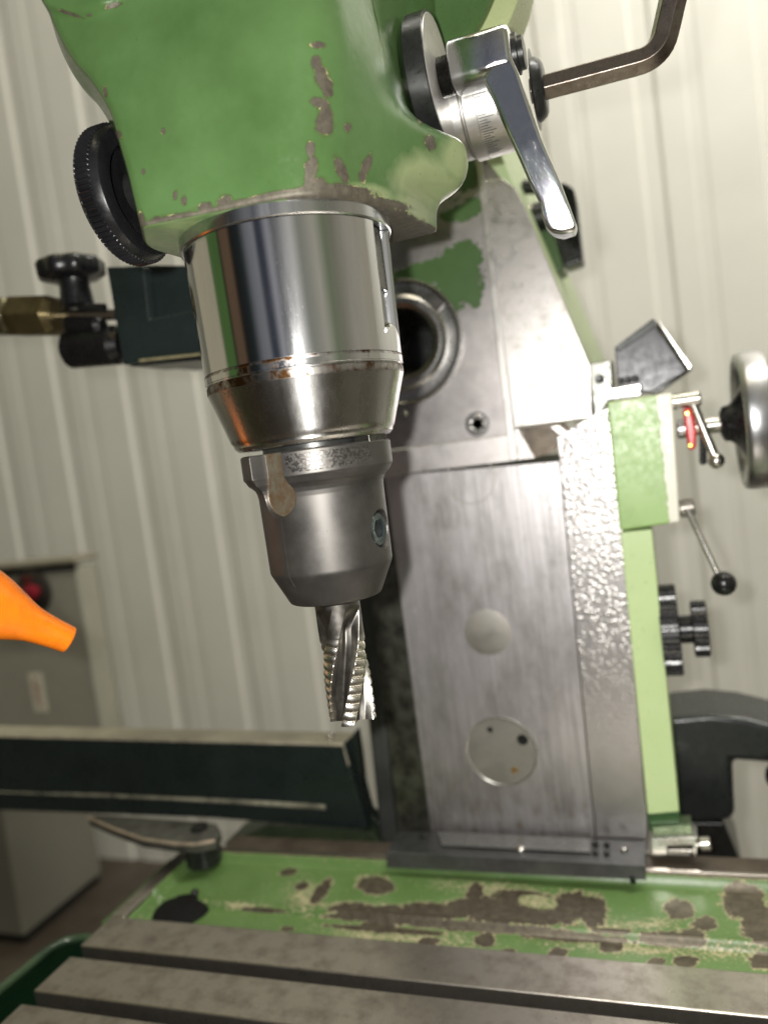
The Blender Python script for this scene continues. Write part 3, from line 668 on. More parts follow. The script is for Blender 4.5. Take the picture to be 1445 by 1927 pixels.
# ================================================================ COLUMN
col = thing('machine_column', 'scraped grey steel column slideway with round plugs and a bright green edge strip', 'column', (25, 250, -330))
YC = 240.0
SLIDE = Mat('slideway')
v1 = SLIDE.noise(.22, 7, .7, (1.6, 1, .05)); v2 = SLIDE.noise(.025, 6, .65, (1.4, 1, .6)); v3 = SLIDE.noise(.9, 4, .7, (2, 1, .15)); scr = SLIDE.noise(.25, 4, .7, (.25, 1, 3), 2.5, (0, .4, 0))
c = SLIDE.mix(SLIDE.ramp(v1, [(.35, 0.), (.7, 1.)]), (.68, .65, .66), (.42, .40, .405)); c = SLIDE.mix(SLIDE.ramp(v2, [(.45, 0.), (.7, .75)]), c, (.15, .14, .12))
rust = SLIDE.math('MULTIPLY', SLIDE.ramp(SLIDE.noise(.12, 6, .7, (1.5, 1, .5)), [(.52, 0.), (.62, 1.)]), SLIDE.ramp(SLIDE.axis(2), [(.0, 1.), (75/1000., 1.), (.09, 0.)]) if False else SLIDE.ramp(SLIDE.math('DIVIDE', SLIDE.axis(2), 100), [(.35, 1.), (.9, 0.)]))
c = SLIDE.mix(SLIDE.math('MULTIPLY', rust, .6), c, lin((128, 108, 74)))
SLIDE.set(col=c, metal=.95, rough=SLIDE.math('ADD', SLIDE.ramp(v2, [(.3, .36), (.75, .50)]), SLIDE.ramp(v1, [(.3, 0.), (.8, .10)])))
nb = SLIDE.bump(v3, .02, .5); nb = SLIDE.bump(SLIDE.ramp(scr, [(.64, 0.), (.69, 1.)]), .10, .6, nb)
SLIDE = SLIDE.m
ROUGH = Mat('frosted_scraping')
vo = ROUGH.voro(.29, 'F1', (1, 1, 1.25)); n1 = ROUGH.noise(.30, 3, .5)
hh = ROUGH.math('ADD', ROUGH.ramp(vo.outputs['Distance'], [(.05, 1.), (.62, 0.)], 'EASE'), ROUGH.math('MULTIPLY', n1, .25))
gz = ROUGH.ramp(ROUGH.math('DIVIDE', ROUGH.axis(2), 300), [(.25, 0.15), (.75, 1.)])     # scraping worn away low on the way
ROUGH.set(col=ROUGH.mix(ROUGH.noise(.1, 5), (.56, .54, .53), (.42, .40, .39)), metal=.95, rough=.38)
nb = ROUGH.bump(ROUGH.math('MULTIPLY', hh, gz), .36, .9); ROUGH.bump(ROUGH.noise(.9, 5, .7), .07, .6, nb); ROUGH = ROUGH.m
prism_px([(724, 896), (1052, 868), (1122, 1600), (815, 1600)], YC, 150).link('slideway', SLIDE, col, bevel=.4)
prism_px([(1053, 868), (1048, 822), (1150, 760), (1222, 1600), (1123, 1600)], YC-.9, 150).link('scraped_strip', ROUGH, col, bevel=.5)
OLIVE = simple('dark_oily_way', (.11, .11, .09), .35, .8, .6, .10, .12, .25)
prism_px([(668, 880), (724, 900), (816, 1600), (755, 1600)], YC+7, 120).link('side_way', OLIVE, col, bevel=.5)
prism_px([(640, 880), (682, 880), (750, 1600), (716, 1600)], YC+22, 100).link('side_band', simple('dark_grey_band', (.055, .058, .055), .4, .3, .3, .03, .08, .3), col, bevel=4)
PLUG = steel('plug_steel', (.46, .44, .40), .42, 1, (1, 1, 1), .3, .03, .9)
for (x, y, r, n_) in ((917, 1190, 44, 'small'), (943, 1414, 66, 'big'), (885, 902, 46, 'faint')):
    p = at(x, y, 'y', YC); R_ = rmm(r, p)
    h = .35 if n_ == 'big' else .12
    if n_ == 'faint':
        Mesh().lathe(p, (0, -1, 0), [(-.1, R_+.5), (.14, R_+.3), (.14, R_-.3), (-.1, R_-.5)], 96, caps=False).link('round_plug', PLUG, col); continue
    plug_o = Mesh().lathe(p, (0, -1, 0), [(-2, R_), (h*.5, R_), (h, R_-.3), (h, .1)], 96).link('round_plug', PLUG if n_ != 'faint' else SLIDE, col, angle=30)
    if n_ == 'big':
        Mesh().lathe(p, (0, -1, 0), [(0, R_+.5), (.7, R_+.4), (.75, R_-.4), (.3, R_-.7)], 96, caps=False).link('plug_rim', ZINC, plug_o, angle=60)
        for hx, hy, hr, mt in ((922, 1373, 5.5, BLACKM), (983, 1392, 10.5, BLACKM), (968, 1449, 6, simple('brass_pin', (.45, .28, .08), .35, .9))):
            q = at(hx, hy, 'y', YC-.3); Mesh().lathe(q, (0, -1, 0), [(-.5, rmm(hr, q)), (.35, rmm(hr, q)), (.4, rmm(hr, q)*.8), (.1, rmm(hr, q)*.7), (.1, .1)], 24).link('plug_hole', mt, plug_o, angle=30)
# green control box and edge strip on the right of the column
BM = Mat('bright_green_paint'); wx = BM.axis(0)
g = BM.mix(BM.ramp(BM.noise(.03, 4), [(.3, 0.), (.7, 1.)]), lin((158, 190, 118)), lin((148, 182, 106)))
bx = at(1262, 850, 'y', 222)[0]-25
ed = BM.math('ADD', BM.math('DIVIDE', BM.math('SUBTRACT', wx, bx-5.5), 6.0), BM.math('MULTIPLY', BM.math('SUBTRACT', BM.noise(.14, 5, .7), .5), 1.6))
tp = BM.math('ADD', BM.math('DIVIDE', BM.math('SUBTRACT', BM.axis(2), at(1200, 765, 'y', 222)[2]+330+1), 14.0), BM.math('MULTIPLY', BM.math('SUBTRACT', BM.noise(.09, 6, .75), .5), 2.2))
k1 = BM.ramp(ed, [(.0, 0.), (.08, 1.)]); k2 = BM.ramp(tp, [(.0, 0.), (.5, .7)])
g = BM.mix(BM.ramp(BM.noise(.28, 5, .75), [(.70, 0.), (.72, .7)]), g, lin((206, 206, 176))); g = BM.mix(BM.ramp(BM.noise(.06, 6, .75), [(.5, 0.), (.75, .35)]), g, lin((96, 112, 70)))
BM.set(col=BM.mix(k1, BM.mix(k2, g, lin((214, 214, 190))), lin((232, 230, 214))), rough=BM.ramp(BM.noise(.3, 5, .7), [(.3, .28), (.7, .48)]), metal=0.); BM.bump(BM.math('SUBTRACT', 1., k1), .2, 1.)
prism_px([(1141, 757), (1264, 739), (1279, 983), (1228, 990), (1166, 999)], 222, 70).link('control_box', BM.m, col, bevel=1.5, seg=3)
prism_px([(1167, 1002), (1226, 996), (1277, 1528), (1218, 1533)], 226, 60).link('green_strip', paint('strip_green', False, lin((204, 224, 168)), lin((196, 218, 158)), rough=.35), col, bevel=.8)
prism_px([(1218, 1534), (1276, 1530), (1283, 1560), (1222, 1565)], 236, 50).link('strip_foot', paint('shaded_foot_green', False, lin((40, 84, 30)), lin((34, 74, 26))), col, bevel=.6)  # dark green stands in for the shade below the strip
prism_px([(1106, 684), (1150, 676), (1154, 745), (1118, 790), (1113, 745)], YP+6, 30).link('bracket_block', simple('grey_casting', (.24, .24, .22), .4, .7, .2, .1, .06, .5), col, bevel=1.2)
q = at(1128, 713, 'y', YP+5.5); Mesh().lathe(q, (0, -1, 0), [(0, 3.2), (.4, 3.2), (.3, 2.6), (0, .1)], 20).link('bracket_hole', BLACKM, col)

def rod_px(a, b, y, rpx, mat, parent, name, y2=None, n=20, ch=0):
    p0 = at(*a, 'y', y); p1 = at(*b, 'y', y if y2 is None else y2); return Mesh().cyl(p0, p1, rmm(rpx, p0), n=n, ch=ch).link(name, mat, parent, angle=40)
# black angled cover above the control box, with its steel bracket
o_ = thing('angled_cover', 'black angled sheet cover standing above the green control box', 'cover', at(1225, 735, 'y', 262))
HOOD = simple('black_sheet', (.022, .021, .026), .33, .2, .15, .05, .05, .6)
prism_px([(1156, 655), (1164, 660), (1233, 614), (1292, 698), (1226, 737), (1162, 740)], 262, 50).link('cover_face', HOOD, o_, bevel=.8)
prism_px([(1155, 654), (1228, 599), (1236, 606), (1234, 616), (1165, 661)], 266, 60).link('top_flange', BLACKM, o_, bevel=.5)
prism_px([(1236, 604), (1242, 606), (1301, 688), (1296, 697)], 258, 66).link('right_flange', ZINC, o_, bevel=.5)
prism_px([(1290, 700), (1300, 690), (1302, 694), (1232, 742), (1224, 738)], 268, 58).link('lower_flange', BLACKM, o_, bevel=.5)
o_ = thing('steel_bracket', 'small bright steel bracket on the top edge of the green control box', 'bracket', at(1170, 750, 'y', 226))
prism_px([(1134, 708), (1140, 712), (1150, 731), (1203, 722), (1206, 727), (1205, 734), (1142, 740)], 226, 18).link('bracket_arm', ZINC, o_, bevel=.8)
prism_px([(1139, 741), (1205, 735), (1205, 744), (1141, 753)], 229, 18).link('bracket_foot', simple('bracket_grey', (.3, .3, .31), .35, .8), o_, bevel=.5)
for x in (1166, 1180, 1194):
    p = at(x, 717-(x-1166)*.15, 'y', 240); Mesh().lathe(p, (0, 0, 1), [(-2, 1.8), (2, 1.8), (2.3, 1.4)], 16).link('bracket_screw', BLACKM, o_)

# clamp lever, red pointer and feed handwheel on the right side
YR = 245.0
o_ = thing('ball_lever', 'short bright steel clamp lever with steel ball beside the green control box', 'lever', at(1290, 760, 'y', YR-10))
rod_px((1262, 757), (1318, 749), YR-10, 15, ZINC, o_, 'lever_hub', ch=1)
rod_px((1304, 762), (1343, 856), YR-14, 8.5, ZINC, o_, 'lever_arm', y2=YR-18)
Mesh().ball(at(1347, 867, 'y', YR-18), 5.0, 24).link('lever_ball', ZINC, o_)
o_ = thing('red_pointer', 'small red plastic tab between the control box and the bright lever', 'pointer', at(1298, 850, 'y', YR))
RED = simple('red_plastic', (.62, .02, .02), .25, 0, .2, .2, .02)
prism_px([(1284, 770), (1300, 766), (1306, 790), (1310, 812), (1309, 845), (1295, 848), (1288, 800)], YR-16, 7).link('tab', RED, o_, bevel=1.8, seg=3)
for x, y in ((1292, 778), (1298, 838)):
    p = at(x, y, 'y', YR-16); Mesh().lathe(p, (0, -1, 0), [(-.5, 1.7), (.5, 1.6), (1., .9)], 16).link('highlight_dot', simple('brass', (.8, .5, .12), .25, 1.), o_)  # small brass dots stand in for yellow highlights on the red tab
o_ = thing('feed_handwheel', 'grey rimmed feed handwheel with black dished hub at the right edge', 'handwheel', at(1405, 790, 'y', YR))
hc = at(1398, 793, 'y', YR)
RIM = steel('wheel_rim', (.50, .50, .51), .3, 1, (1, 1, 1), .1, .02)
def annulus(c, prof, n, mat, par, name, angle=35):
    vs = []; fs = []
    for t, r in prof:
        for k in range(n): a = 2*math.pi*k/n; vs.append((c[0]+t, c[1]+r*math.cos(a), c[2]+r*math.sin(a)))
    P_ = len(prof)
    for i in range(P_):
        for k in range(n): fs.append((i*n+k, i*n+(k+1) % n, ((i+1) % P_)*n+(k+1) % n, ((i+1) % P_)*n+k))
    return Mesh().add(vs, fs).link(name, mat, par, angle=angle)
annulus(hc, [(-3, 42), (-2, 43.2), (1, 44), (10, 44), (13, 42.5), (13, 38), (10, 36.5), (0, 36.5), (-3, 39)], 96, RIM, o_, 'rim', 50)
Mesh().lathe(hc-np.array([12, 0, 0]), (1, 0, 0), [(-2, 7), (0, 11), (4, 12), (8, 16), (18, 34), (20, 37), (22, 37), (24, 10)], 72).link('dished_hub', BLACK, o_, angle=60)
Mesh().cyl(hc-np.array([32, 0, 0]), hc-np.array([12, 0, 0]), 5.2, n=32).link('shaft', ZINC, o_)
Mesh().cyl(hc-np.array([40, 0, 0]), hc-np.array([30, 0, 0]), 6.2, n=40, ch=1).link('bearing_collar', RIM, o_)
for k in range(6):
    p = at(1322, 822+k*9, 'y', YR+6); Mesh().lathe(p, (1, .2, .1), [(-2, 2.2), (0, 2.9), (2, 2.2)], 12).link('chain_bead', BLACKM, o_)
o_ = thing('gear_lever', 'steel rod lever with a black ball knob hanging below the green control box', 'lever', at(1290, 955, 'y', YR))
rod_px((1276, 958), (1306, 953), YR, 17, simple('dull_boss', (.3, .28, .25), .4, .6), o_, 'boss', ch=1)
rod_px((1293, 958), (1352, 1084), YR-10, 6.0, ZINC, o_, 'rod', y2=YR-24)
Mesh().ball(at(1361, 1098, 'y', YR-25), rmm(23, at(1361, 1098, 'y', YR-25)), 32).link('ball_knob', BLACK, o_)

def toothed(c, x0, x1, R_, nt_, depth, mat, par, name):
    n = nt_*8; vs = []; fs = []
    for t, dr in ((x0, -1.5), (x0+.8, 0), (x1-.8, 0), (x1, -1.5)):
        for k in range(n):
            a = 2*math.pi*k/n; w = depth if (k % 8) in (5, 6) else (depth*.5 if (k % 8) in (4, 7) else 0); r = R_+dr-w
            vs.append((c[0]+t, c[1]+r*math.cos(a), c[2]+r*math.sin(a)))
    for i in range(3):
        for k in range(n): fs.append((i*n+k, i*n+(k+1) % n, (i+1)*n+(k+1) % n, (i+1)*n+k))
    fs += [tuple(range(n)), tuple(3*n+k for k in range(n))]
    return Mesh().add(vs, fs).link(name, mat, par, angle=30)
o_ = thing('toothed_knob', 'pair of black toothed knobs on one shaft beside the green edge strip', 'knob', at(1262, 1185, 'y', YR))
kc = at(1262, 1185, 'y', YR+5)
toothed(kc, -6.5, 5.5, 31, 34, 1.5, BLACK, o_, 'large_knob'); toothed(kc, 13.5, 23.5, 19, 22, 1.4, BLACK, o_, 'small_knob')
Mesh().cyl(kc+np.array([4, 0, 0]), kc+np.array([15, 0, 0]), 9.5, n=32).link('knob_neck', BLACK, o_)
o_ = thing('black_motor_housing', 'large black rounded housing behind the lower end of the green strip', 'housing', at(1330, 1620, 'y', 300))
prism_px([(1255, 1352), (1335, 1345), (1400, 1352), (1480, 1372), (1480, 1440), (1378, 1432), (1383, 1538), (1366, 1546), (1280, 1552), (1265, 1440)], 300, 62).link('housing_body', simple('satin_black', (.016, .019, .019), .3, 0, .2, .05, .06, .4), o_, bevel=5, seg=4)
prism_px([(1292, 1548), (1362, 1548), (1400, 1640), (1300, 1640)], 306, 70).link('housing_foot', BLACKM, o_, bevel=2)
p = at(1470, 1462, 'y', 290); Mesh().ball(p, 11, 24).link('round_knob', BLACK, o_)
o_ = thing('table_stop', 'small steel stop block with thumb screw on the rear edge of the table', 'stop block', at(1265, 1612, 'y', 226))
prism_px([(1226, 1556), (1300, 1552), (1304, 1574), (1226, 1579)], 234, 14).link('block_top', simple('greenish_steel', (.13, .17, .10), .4, .7), o_, bevel=.5)
prism_px([(1225, 1579), (1308, 1575), (1311, 1590), (1255, 1592), (1255, 1612), (1225, 1613)], 224, 20).link('block', ZINC, o_, bevel=.6)
prism_px([(1303, 1575), (1312, 1575), (1311, 1612), (1303, 1612)], 226, 16).link('block_lug', ZINC, o_, bevel=.5)
prism_px([(1256, 1599), (1306, 1599), (1306, 1604), (1256, 1604)], 226, 6).link('block_rail', ZINC, o_, bevel=.3)
rod_px((1310, 1590), (1322, 1589), 226, 5, ZINC, o_, 'screw_stem'); rod_px((1316, 1588), (1336, 1587), 226, 13, ZINC, o_, 'thumb_screw', ch=.8)

# black clamp grip on the flank of the ram
o_ = thing('clamp_grip', 'black clamp grip on the pale flank of the ram behind the chrome lever', 'clamp', at(1080, 500, 'y', 330))
prism_px([(1042, 350), (1052, 343), (1066, 343), (1079, 354), (1084, 380), (1096, 492), (1062, 504), (1052, 470), (1040, 420)], 330, 26).link('grip', BLACK, o_, bevel=3, seg=3)
rod_px((982, 352), (1050, 352), 336, 13, BLACK, o_, 'upper_bolt', ch=1); rod_px((1002, 410), (1046, 404), 334, 26, BLACKM, o_, 'pivot', ch=1.5); rod_px((992, 400), (1012, 398), 334, 15, ZINC, o_, 'washer', ch=1)
prism_px([(1000, 420), (1040, 430), (1060, 505), (1026, 518)], 336, 40).link('clamp_base', paint('clamp_green', False), o_, bevel=1)

# ================================================================ WORKTABLE
tb = thing('worktable', 'steel T-slot worktable with a chipped green coolant trough along the back', 'worktable', (80, 60, -330))
TBM = steel('table_steel', (.48, .445, .40), .31, 1, (.10, 1.2, 1.2), .7, .05, .95, .12, (.13, .10, .075))
TH = 0.0147
def tl(x, y, z): return (x, y+TH*(x+255), z)
def tbox(x0, x1, y0, y1, z0, z1, skew=0):
    M_ = Mesh(); M_.box(x0, x1, y0, y1, z0, z1); M_.v = [tl(*v) for v in M_.v]; return M_
for k in range(5):
    y0 = 81.5-43*k; x0 = -256+1.5*k
    tbox(x0, 460, y0, y0+32.5, -311, -300).link('slot_bar', TBM, tb, bevel=1.2, seg=3)
    tbox(x0+1, 460, y0+9, y0+23.5, -322, -311.1).link('slot_web', TBM, tb)
tbox(-262, 460, -110, 114, -345, -322).link('table_core', simple('oily_steel', (.05, .045, .038), .5, .6, .4, .03, .2, .2), tb)
# trough at the back
def trough():
    ys = np.concatenate([np.arange(114, 142, .6), np.arange(142, 152, .35), np.arange(152, 198, .6), np.arange(198, 206.5, .35)])
    xs = np.concatenate([np.arange(-246, 225, .62), np.arange(225, 460, 6)])
    def f(U, V):
        z = -312+ssm(145.5, 149.5, V)*5.0+.5*np.exp(-((V-150)/1.6)**2)+ssm(198.5, 204.5, V)*6.2
        z = np.minimum(z+ssm(-240, -246, U)*9, -300.3)
        return U, V+TH*(U+255), z
    chips = [(740, 1720, 60, 16, 3), (800, 1716, 60, 18, 0), (870, 1708, 50, 18, -12), (893, 1680, 15, 20, 25), (930, 1712, 70, 26, 3), (985, 1688, 60, 13, 6), (1000, 1722, 90, 18, 4), (1085, 1705, 50, 26, 6), (1118, 1715, 24, 30, 0),
             (900, 1744, 200, 10, 4), (1080, 1764, 110, 9, 4), (1150, 1780, 22, 13, 0), (1265, 1768, 65, 15, 3), (1300, 1764, 24, 18, 0), (1277, 1712, 28, 20, 10), (1325, 1738, 24, 13, 0), (1400, 1698, 42, 34, 15), (1392, 1680, 26, 22, 0),
             (1440, 1742, 45, 38, 0), (806, 1772, 20, 9, 0), (912, 1770, 20, 13, 0), (1050, 1793, 18, 10, 0), (1235, 1810, 18, 8, 0), (1290, 1810, 24, 11, 0), (1438, 1808, 30, 16, 0), (955, 1790, 16, 5, 0),
             (543, 1641, 18, 7, -10), (568, 1668, 14, 8, -20), (604, 1678, 11, 30, 40), (706, 1666, 34, 18, 5), (662, 1710, 40, 12, 0), (540, 1748, 13, 5, 0), (495, 1713, 42, 5, 3), (690, 1727, 75, 8, 3), (712, 1742, 34, 14, 5),
             (730, 1750, 120, 6, 4), (1150, 1752, 40, 6, 3), (730, 1668, 12, 12, 0)]
    prim = [(770, 1766, 120, 12, 4), (1150, 1745, 40, 14, 0), (1180, 1785, 120, 9, 4), (1010, 1698, 50, 20, 5), (650, 1705, 90, 8, 3), (455, 1705, 60, 7, 3), (575, 1690, 30, 26, 30), (1360, 1790, 60, 14, 0), (930, 1672, 90, 12, 5), (1230, 1740, 40, 10, 0), (685, 1760, 50, 14, 0)]
    def ch(P):
        px, py, _ = proj(P); c_ = blobs(px, py, chips); hole = blobs(px, py, [(1012, 1697, 38, 13, 8)]); c_ = np.where(hole > 0, np.minimum(c_, -hole*2-.1), c_)
        rim = (P[:, 1]-TH*(P[:, 0]+255)-204.0)/2.5; return np.maximum(c_, np.clip(rim, -1, 1))
    def pr_(P): px, py, _ = proj(P); return blobs(px, py, prim)
    me = grid_mesh('trough', f, xs, ys, False, {'chip': ch, 'prime': pr_})
    bm = bmesh.new(); bm.from_mesh(me); bmesh.ops.recalc_face_normals(bm, faces=bm.faces)
    bm.faces.ensure_lookup_table()
    if bm.faces[0].normal.z < 0: bmesh.ops.reverse_faces(bm, faces=bm.faces)
    bm.to_mesh(me); bm.free()
    T = Mat('trough_paint'); g_ = T.mix(T.ramp(T.noise(.03, 4), [(.3, 0.), (.7, 1.)]), lin((97, 125, 74)), lin((84, 112, 60)))
    f_ = T.math('ADD', T.attr('chip'), T.math('MULTIPLY', T.math('SUBTRACT', T.noise(.22, 7, .62), .5), 1.5)); kb = T.ramp(f_, [(.0, 0.), (.012, 1.)])
    sp = T.noise(.38, 8, .74, (1, 1.5, 1)); 
    p1 = T.ramp(T.math('ADD', f_, .10), [(.0, 0.), (.02, 1.)])
    p2 = T.ramp(T.math('ADD', T.math('MULTIPLY', T.attr('prime'), .085), T.math('SUBTRACT', sp, .525)), [(.0, 0.), (.02, 1.)])
    p3 = T.ramp(T.math('ADD', T.math('MULTIPLY', f_, .12), sp), [(.575, 0.), (.60, 1.)])
    pk = T.math('MAXIMUM', T.math('MAXIMUM', p1, p2), p3)
    bare = T.mix(T.ramp(T.noise(.2, 6, .7), [(.35, 0.), (.65, 1.)]), lin((106, 98, 84)), lin((76, 69, 58)))
    cgr = T.mix(T.ramp(T.noise(.5, 5, .8), [(.64, 0.), (.70, 1.)]), T.mix(pk, g_, T.mix(T.noise(.3, 5), lin((160, 152, 116)), lin((184, 176, 146)))), lin((90, 88, 60)))
    T.set(col=T.mix(kb, cgr, bare), rough=T.mix(kb, .34, .45), metal=T.mix(kb, 0., .5))
    nb = T.bump(T.math('SUBTRACT', 1., kb), .6, 1.); nb = T.bump(T.math('SUBTRACT', 1., pk), .12, .8, nb); T.bump(T.noise(.15, 5), .3, .5, nb)
    link('trough', me, T.m, tb, angle=60)
trough()
tbox(-258, 460, 206.3, 209.5, -345, -299.6).link('rear_rim', steel('rim_steel', (.5, .46, .42), .3, 1, (.1, 2, 2), .25), tb, bevel=.6)
tbox(-225, 460, 209.6, 233, -330, -303).link('rear_ledge', simple('brown_ledge', (.10, .08, .06), .45, .4, .4, .03, .15, .2), tb, bevel=.5)
tbox(-258, -246, 114.2, 206.2, -345, -300.2).link('end_rim', TBM, tb, bevel=1.2)
tbox(-268, -258.2, 114, 200, -345, -306).link('end_ledge', paint('ledge_green', False), tb, bevel=2)
GP = paint('side_trough_green', False, lin((18, 40, 24)), lin((14, 32, 18)), rough=.2)
M_ = Mesh(); pth = [tl(-258, 96, -306), tl(-266, 96, -305), tl(-276, 90, -304), tl(-281, 80, -304)]+[tl(-281-(80-y)*.06, y, -304) for y in range(60, -120, -20)]
M_.tube(pth, 3.0, 12); M_.link('side_trough_lip', paint('lip_green', False, lin((66, 86, 60)), lin((34, 50, 36)), rough=.2), tb)
vs = []; fs = []
for p in pth: vs += [(p[0]-.5, p[1], p[2]), (p[0]+.5, p[1]-1, -350)]
for i in range(len(pth)-1): fs.append((2*i, 2*i+1, 2*i+3, 2*i+2))
Mesh().add(vs, fs).link('side_trough_wall', GP, tb)
tbox(-300, -255, -120, 96, -353, -350).link('side_trough_floor', GP, tb)
pc = at(342, 1712, 'z', -311)
plug = Mesh().ball((pc[0], pc[1], -312.5), 21.5, 48, (1, .95, .34)); o_ = thing('drain_plug', 'round black rubber drain plug in the left end of the green trough', 'plug', (pc[0], pc[1], -312))
plug.link('plug_dome', simple('black_rubber', (.008, .008, .008), .8, 0, .4, .2, .25, .5, sc=(1, 3, 1), spec=.12), o_, angle=180)
Mesh().ball((pc[0]+3, pc[1]+14, -306.5), 3.2, 16).link('plug_nub', BLACKM, o_)

# wiper cover at the foot of the column, hanging over the trough
wc = thing('wiper_cover', 'dark folded sheet wiper cover at the foot of the column above the trough', 'cover', at(970, 1650, 'y', 205))
y1, y2 = 197.0, 236.0
bl_, br_ = at(727, 1633, 'y', y1), at(1214, 1656, 'y', y1); tl_, tr_ = at(728, 1603, 'y', y1), at(1214, 1629, 'y', y1); bkl, bkr = at(752, 1563, 'y', y2), at(1214, 1584, 'y', y2)
DG = simple('dark_grey_sheet', (.045, .047, .048), .36, .3, .25, .06, .08, .4)
Mesh().prism([bl_, br_, tr_, tl_], (0, 1.5, 0)).link('front_lip', simple('grey_lip', (.095, .095, .095), .35, .5, .25, .08, .08, .4), wc, bevel=.4)
Mesh().prism([tl_+(0, .2, 0), tr_+(0, .2, 0), bkr, bkl], (0, .6, -1.6)).link('top_sheet', DG, wc, bevel=.3)
def on_sheet(px, v):                         # point on the sloping sheet
    a = tl_+(bkl-tl_)*v; b = tr_+(bkr-tr_)*v; t = (px-proj(a)[0])/(proj(b)[0]-proj(a)[0]); return a+(b-a)*t+np.array([0, -.3, .8])
up = np.cross(tr_-tl_, bkl-tl_); up /= np.linalg.norm(up)
up = up if up[2] > 0 else -up
a0, a1, a2, a3 = on_sheet(840, .35), on_sheet(1120, .35), on_sheet(1120, .95), on_sheet(830, .95)
GLS = simple('smoky_strip', (.11, .11, .105), .25, .2, .2, .1, .03)
Mesh().prism([a0, a1, a2, a3], up*.8).link('clear_strip', GLS, wc, bevel=.2)
for px, v in ((800, .7), (1128, .75), (1148, .75), (1128, .38), (1148, .38), (1178, .55)):
    p = on_sheet(px, v); Mesh().lathe(p, up, [(-.5, 2.0), (1.2, 2.0), (1.6, 1.5), (1.6, .9), (.8, .8)], 20).link('sheet_screw', BLACKM if px != 1178 else ZINC, wc, angle=30)
p = on_sheet(992, .38); Mesh().ball(p, 2.6, 16, (1.6, 1, .8)).link('strip_rivet', ZINC, wc)
p = at(1190, 1661, 'y', 196.5); Mesh().cyl(p, p+np.array([0, 0, 4.]), 1.8, n=12).link('lip_screw', BLACKM, wc)

# ================================================================ LEFT SIDE, BEHIND THE TABLE
ar = thing('dark_green_trunking', 'long dark green steel box behind the table with scuffed upper edge', 'machine arm', at(330, 1540, 'y', 290))
YA = 250.0
ztop = at(650, 1400, 'y', YA)[2]; yb = YA+24
TOPM = simple('scuffed_khaki_top', (.30, .28, .21), .45, .1, .25, .02, .1, .2)
prism_px([(-60, 1384), (648, 1402), (690, 1562), (400, 1540), (-60, 1522)], YA, yb-YA).link('box_front', DGREEN, ar, bevel=1.2)
ptsb = [at(-60, 1383, 'y', YA+1), at(646, 1401, 'y', YA+1)]; ptsb += [ptsb[1]+np.array([2, yb-YA-2, 0]), ptsb[0]+np.array([0, yb-YA-2, 0])]
Mesh().prism([p+np.array([0, 0, .3]) for p in ptsb], (0, 0, 1.0)).link('box_top', TOPM, ar, bevel=.3)
Mesh().tube([at(-60, 1384, 'y', YA), at(646, 1402, 'y', YA), at(656, 1440, 'y', YA)], 1.1, 8).link('worn_edge', simple('worn_edge_metal', (.42, .38, .30), .4, .3, .4, .05, .1, .3), ar)
Mesh().tube([at(-40, 1489, 'y', YA-1), at(90, 1494, 'y', YA-1), at(200, 1497, 'y', YA-1), at(330, 1503, 'y', YA-1), at(450, 1509, 'y', YA-1), at(612, 1519, 'y', YA-1)], [.5, .9, 1.5, 1.3, 1.9, 2.2], 10).link('lower_bead', simple('worn_bead', (.27, .26, .2), .45, .2, .7, .06, .2, .2), ar)
prism_px([(652, 1400), (668, 1376), (676, 1430), (683, 1490), (679, 1498), (681, 1510), (700, 1536), (745, 1580), (735, 1610), (690, 1600)], YA+14, 12).link('end_bracket', simple('black_bracket', (.012, .018, .013), .4, 0), ar, bevel=1)
prism_px([(500, 1556), (700, 1566), (724, 1602), (420, 1590)], YA+6, 40).link('box_underside', simple('dark_under', (.03, .045, .022), .5, .1, .5, .05), ar, bevel=.6)
for x, y in ((622, 1386), (232, 1379)):
    p = at(x, y, 'z', ztop+1.2); Mesh().lathe(p, (0, 0, 1), [(-.5, 3.4), (2.2, 3.4), (2.8, 2.8), (2.8, 1.6), (1.5, 1.5)], 6 if x < 300 else 24).link('box_screw', BLACKM if x < 300 else ZINC, ar, angle=30)
lv = thing('latch_handle', 'flat dark steel latch handle with worn bright edge under the green box', 'handle', at(380, 1635, 'y', 222))
LT = at(378, 1560, 'y', 192)[2]-10
tops = [at(x, y, 'z', LT+10) for x, y in ((166, 1536), (186, 1533), (372, 1545), (408, 1550), (416, 1564), (404, 1580), (370, 1587), (330, 1586), (268, 1577), (210, 1556))]
Mesh().prism(tops, (0, 0, -8)).link('handle_plate', simple('worn_dark_steel', (.10, .10, .085), .4, .5, .5, .1, .1, .5), lv, bevel=1.0)
edge = [tops[0]]+[tops[i] for i in (9, 8, 7, 6, 5)]
Mesh().tube([p+np.array([0, 0, -1.]) for p in edge], 1.3, 10).link('worn_rim', simple('worn_rim_metal', (.55, .45, .36), .35, .7, .3, .1), lv)
hb = at(378, 1572, 'y', 192); Mesh().cyl(hb+np.array([0, 0, -22.]), hb+np.array([0, 0, 1.]), 14, n=40, ch=1).link('handle_pivot', BLACKM, lv)
Mesh().cyl(hb+np.array([0, 0, 5.]), hb+np.array([0, 0, 8.]), 7, n=6).link('pivot_nut', BLACKM, lv)

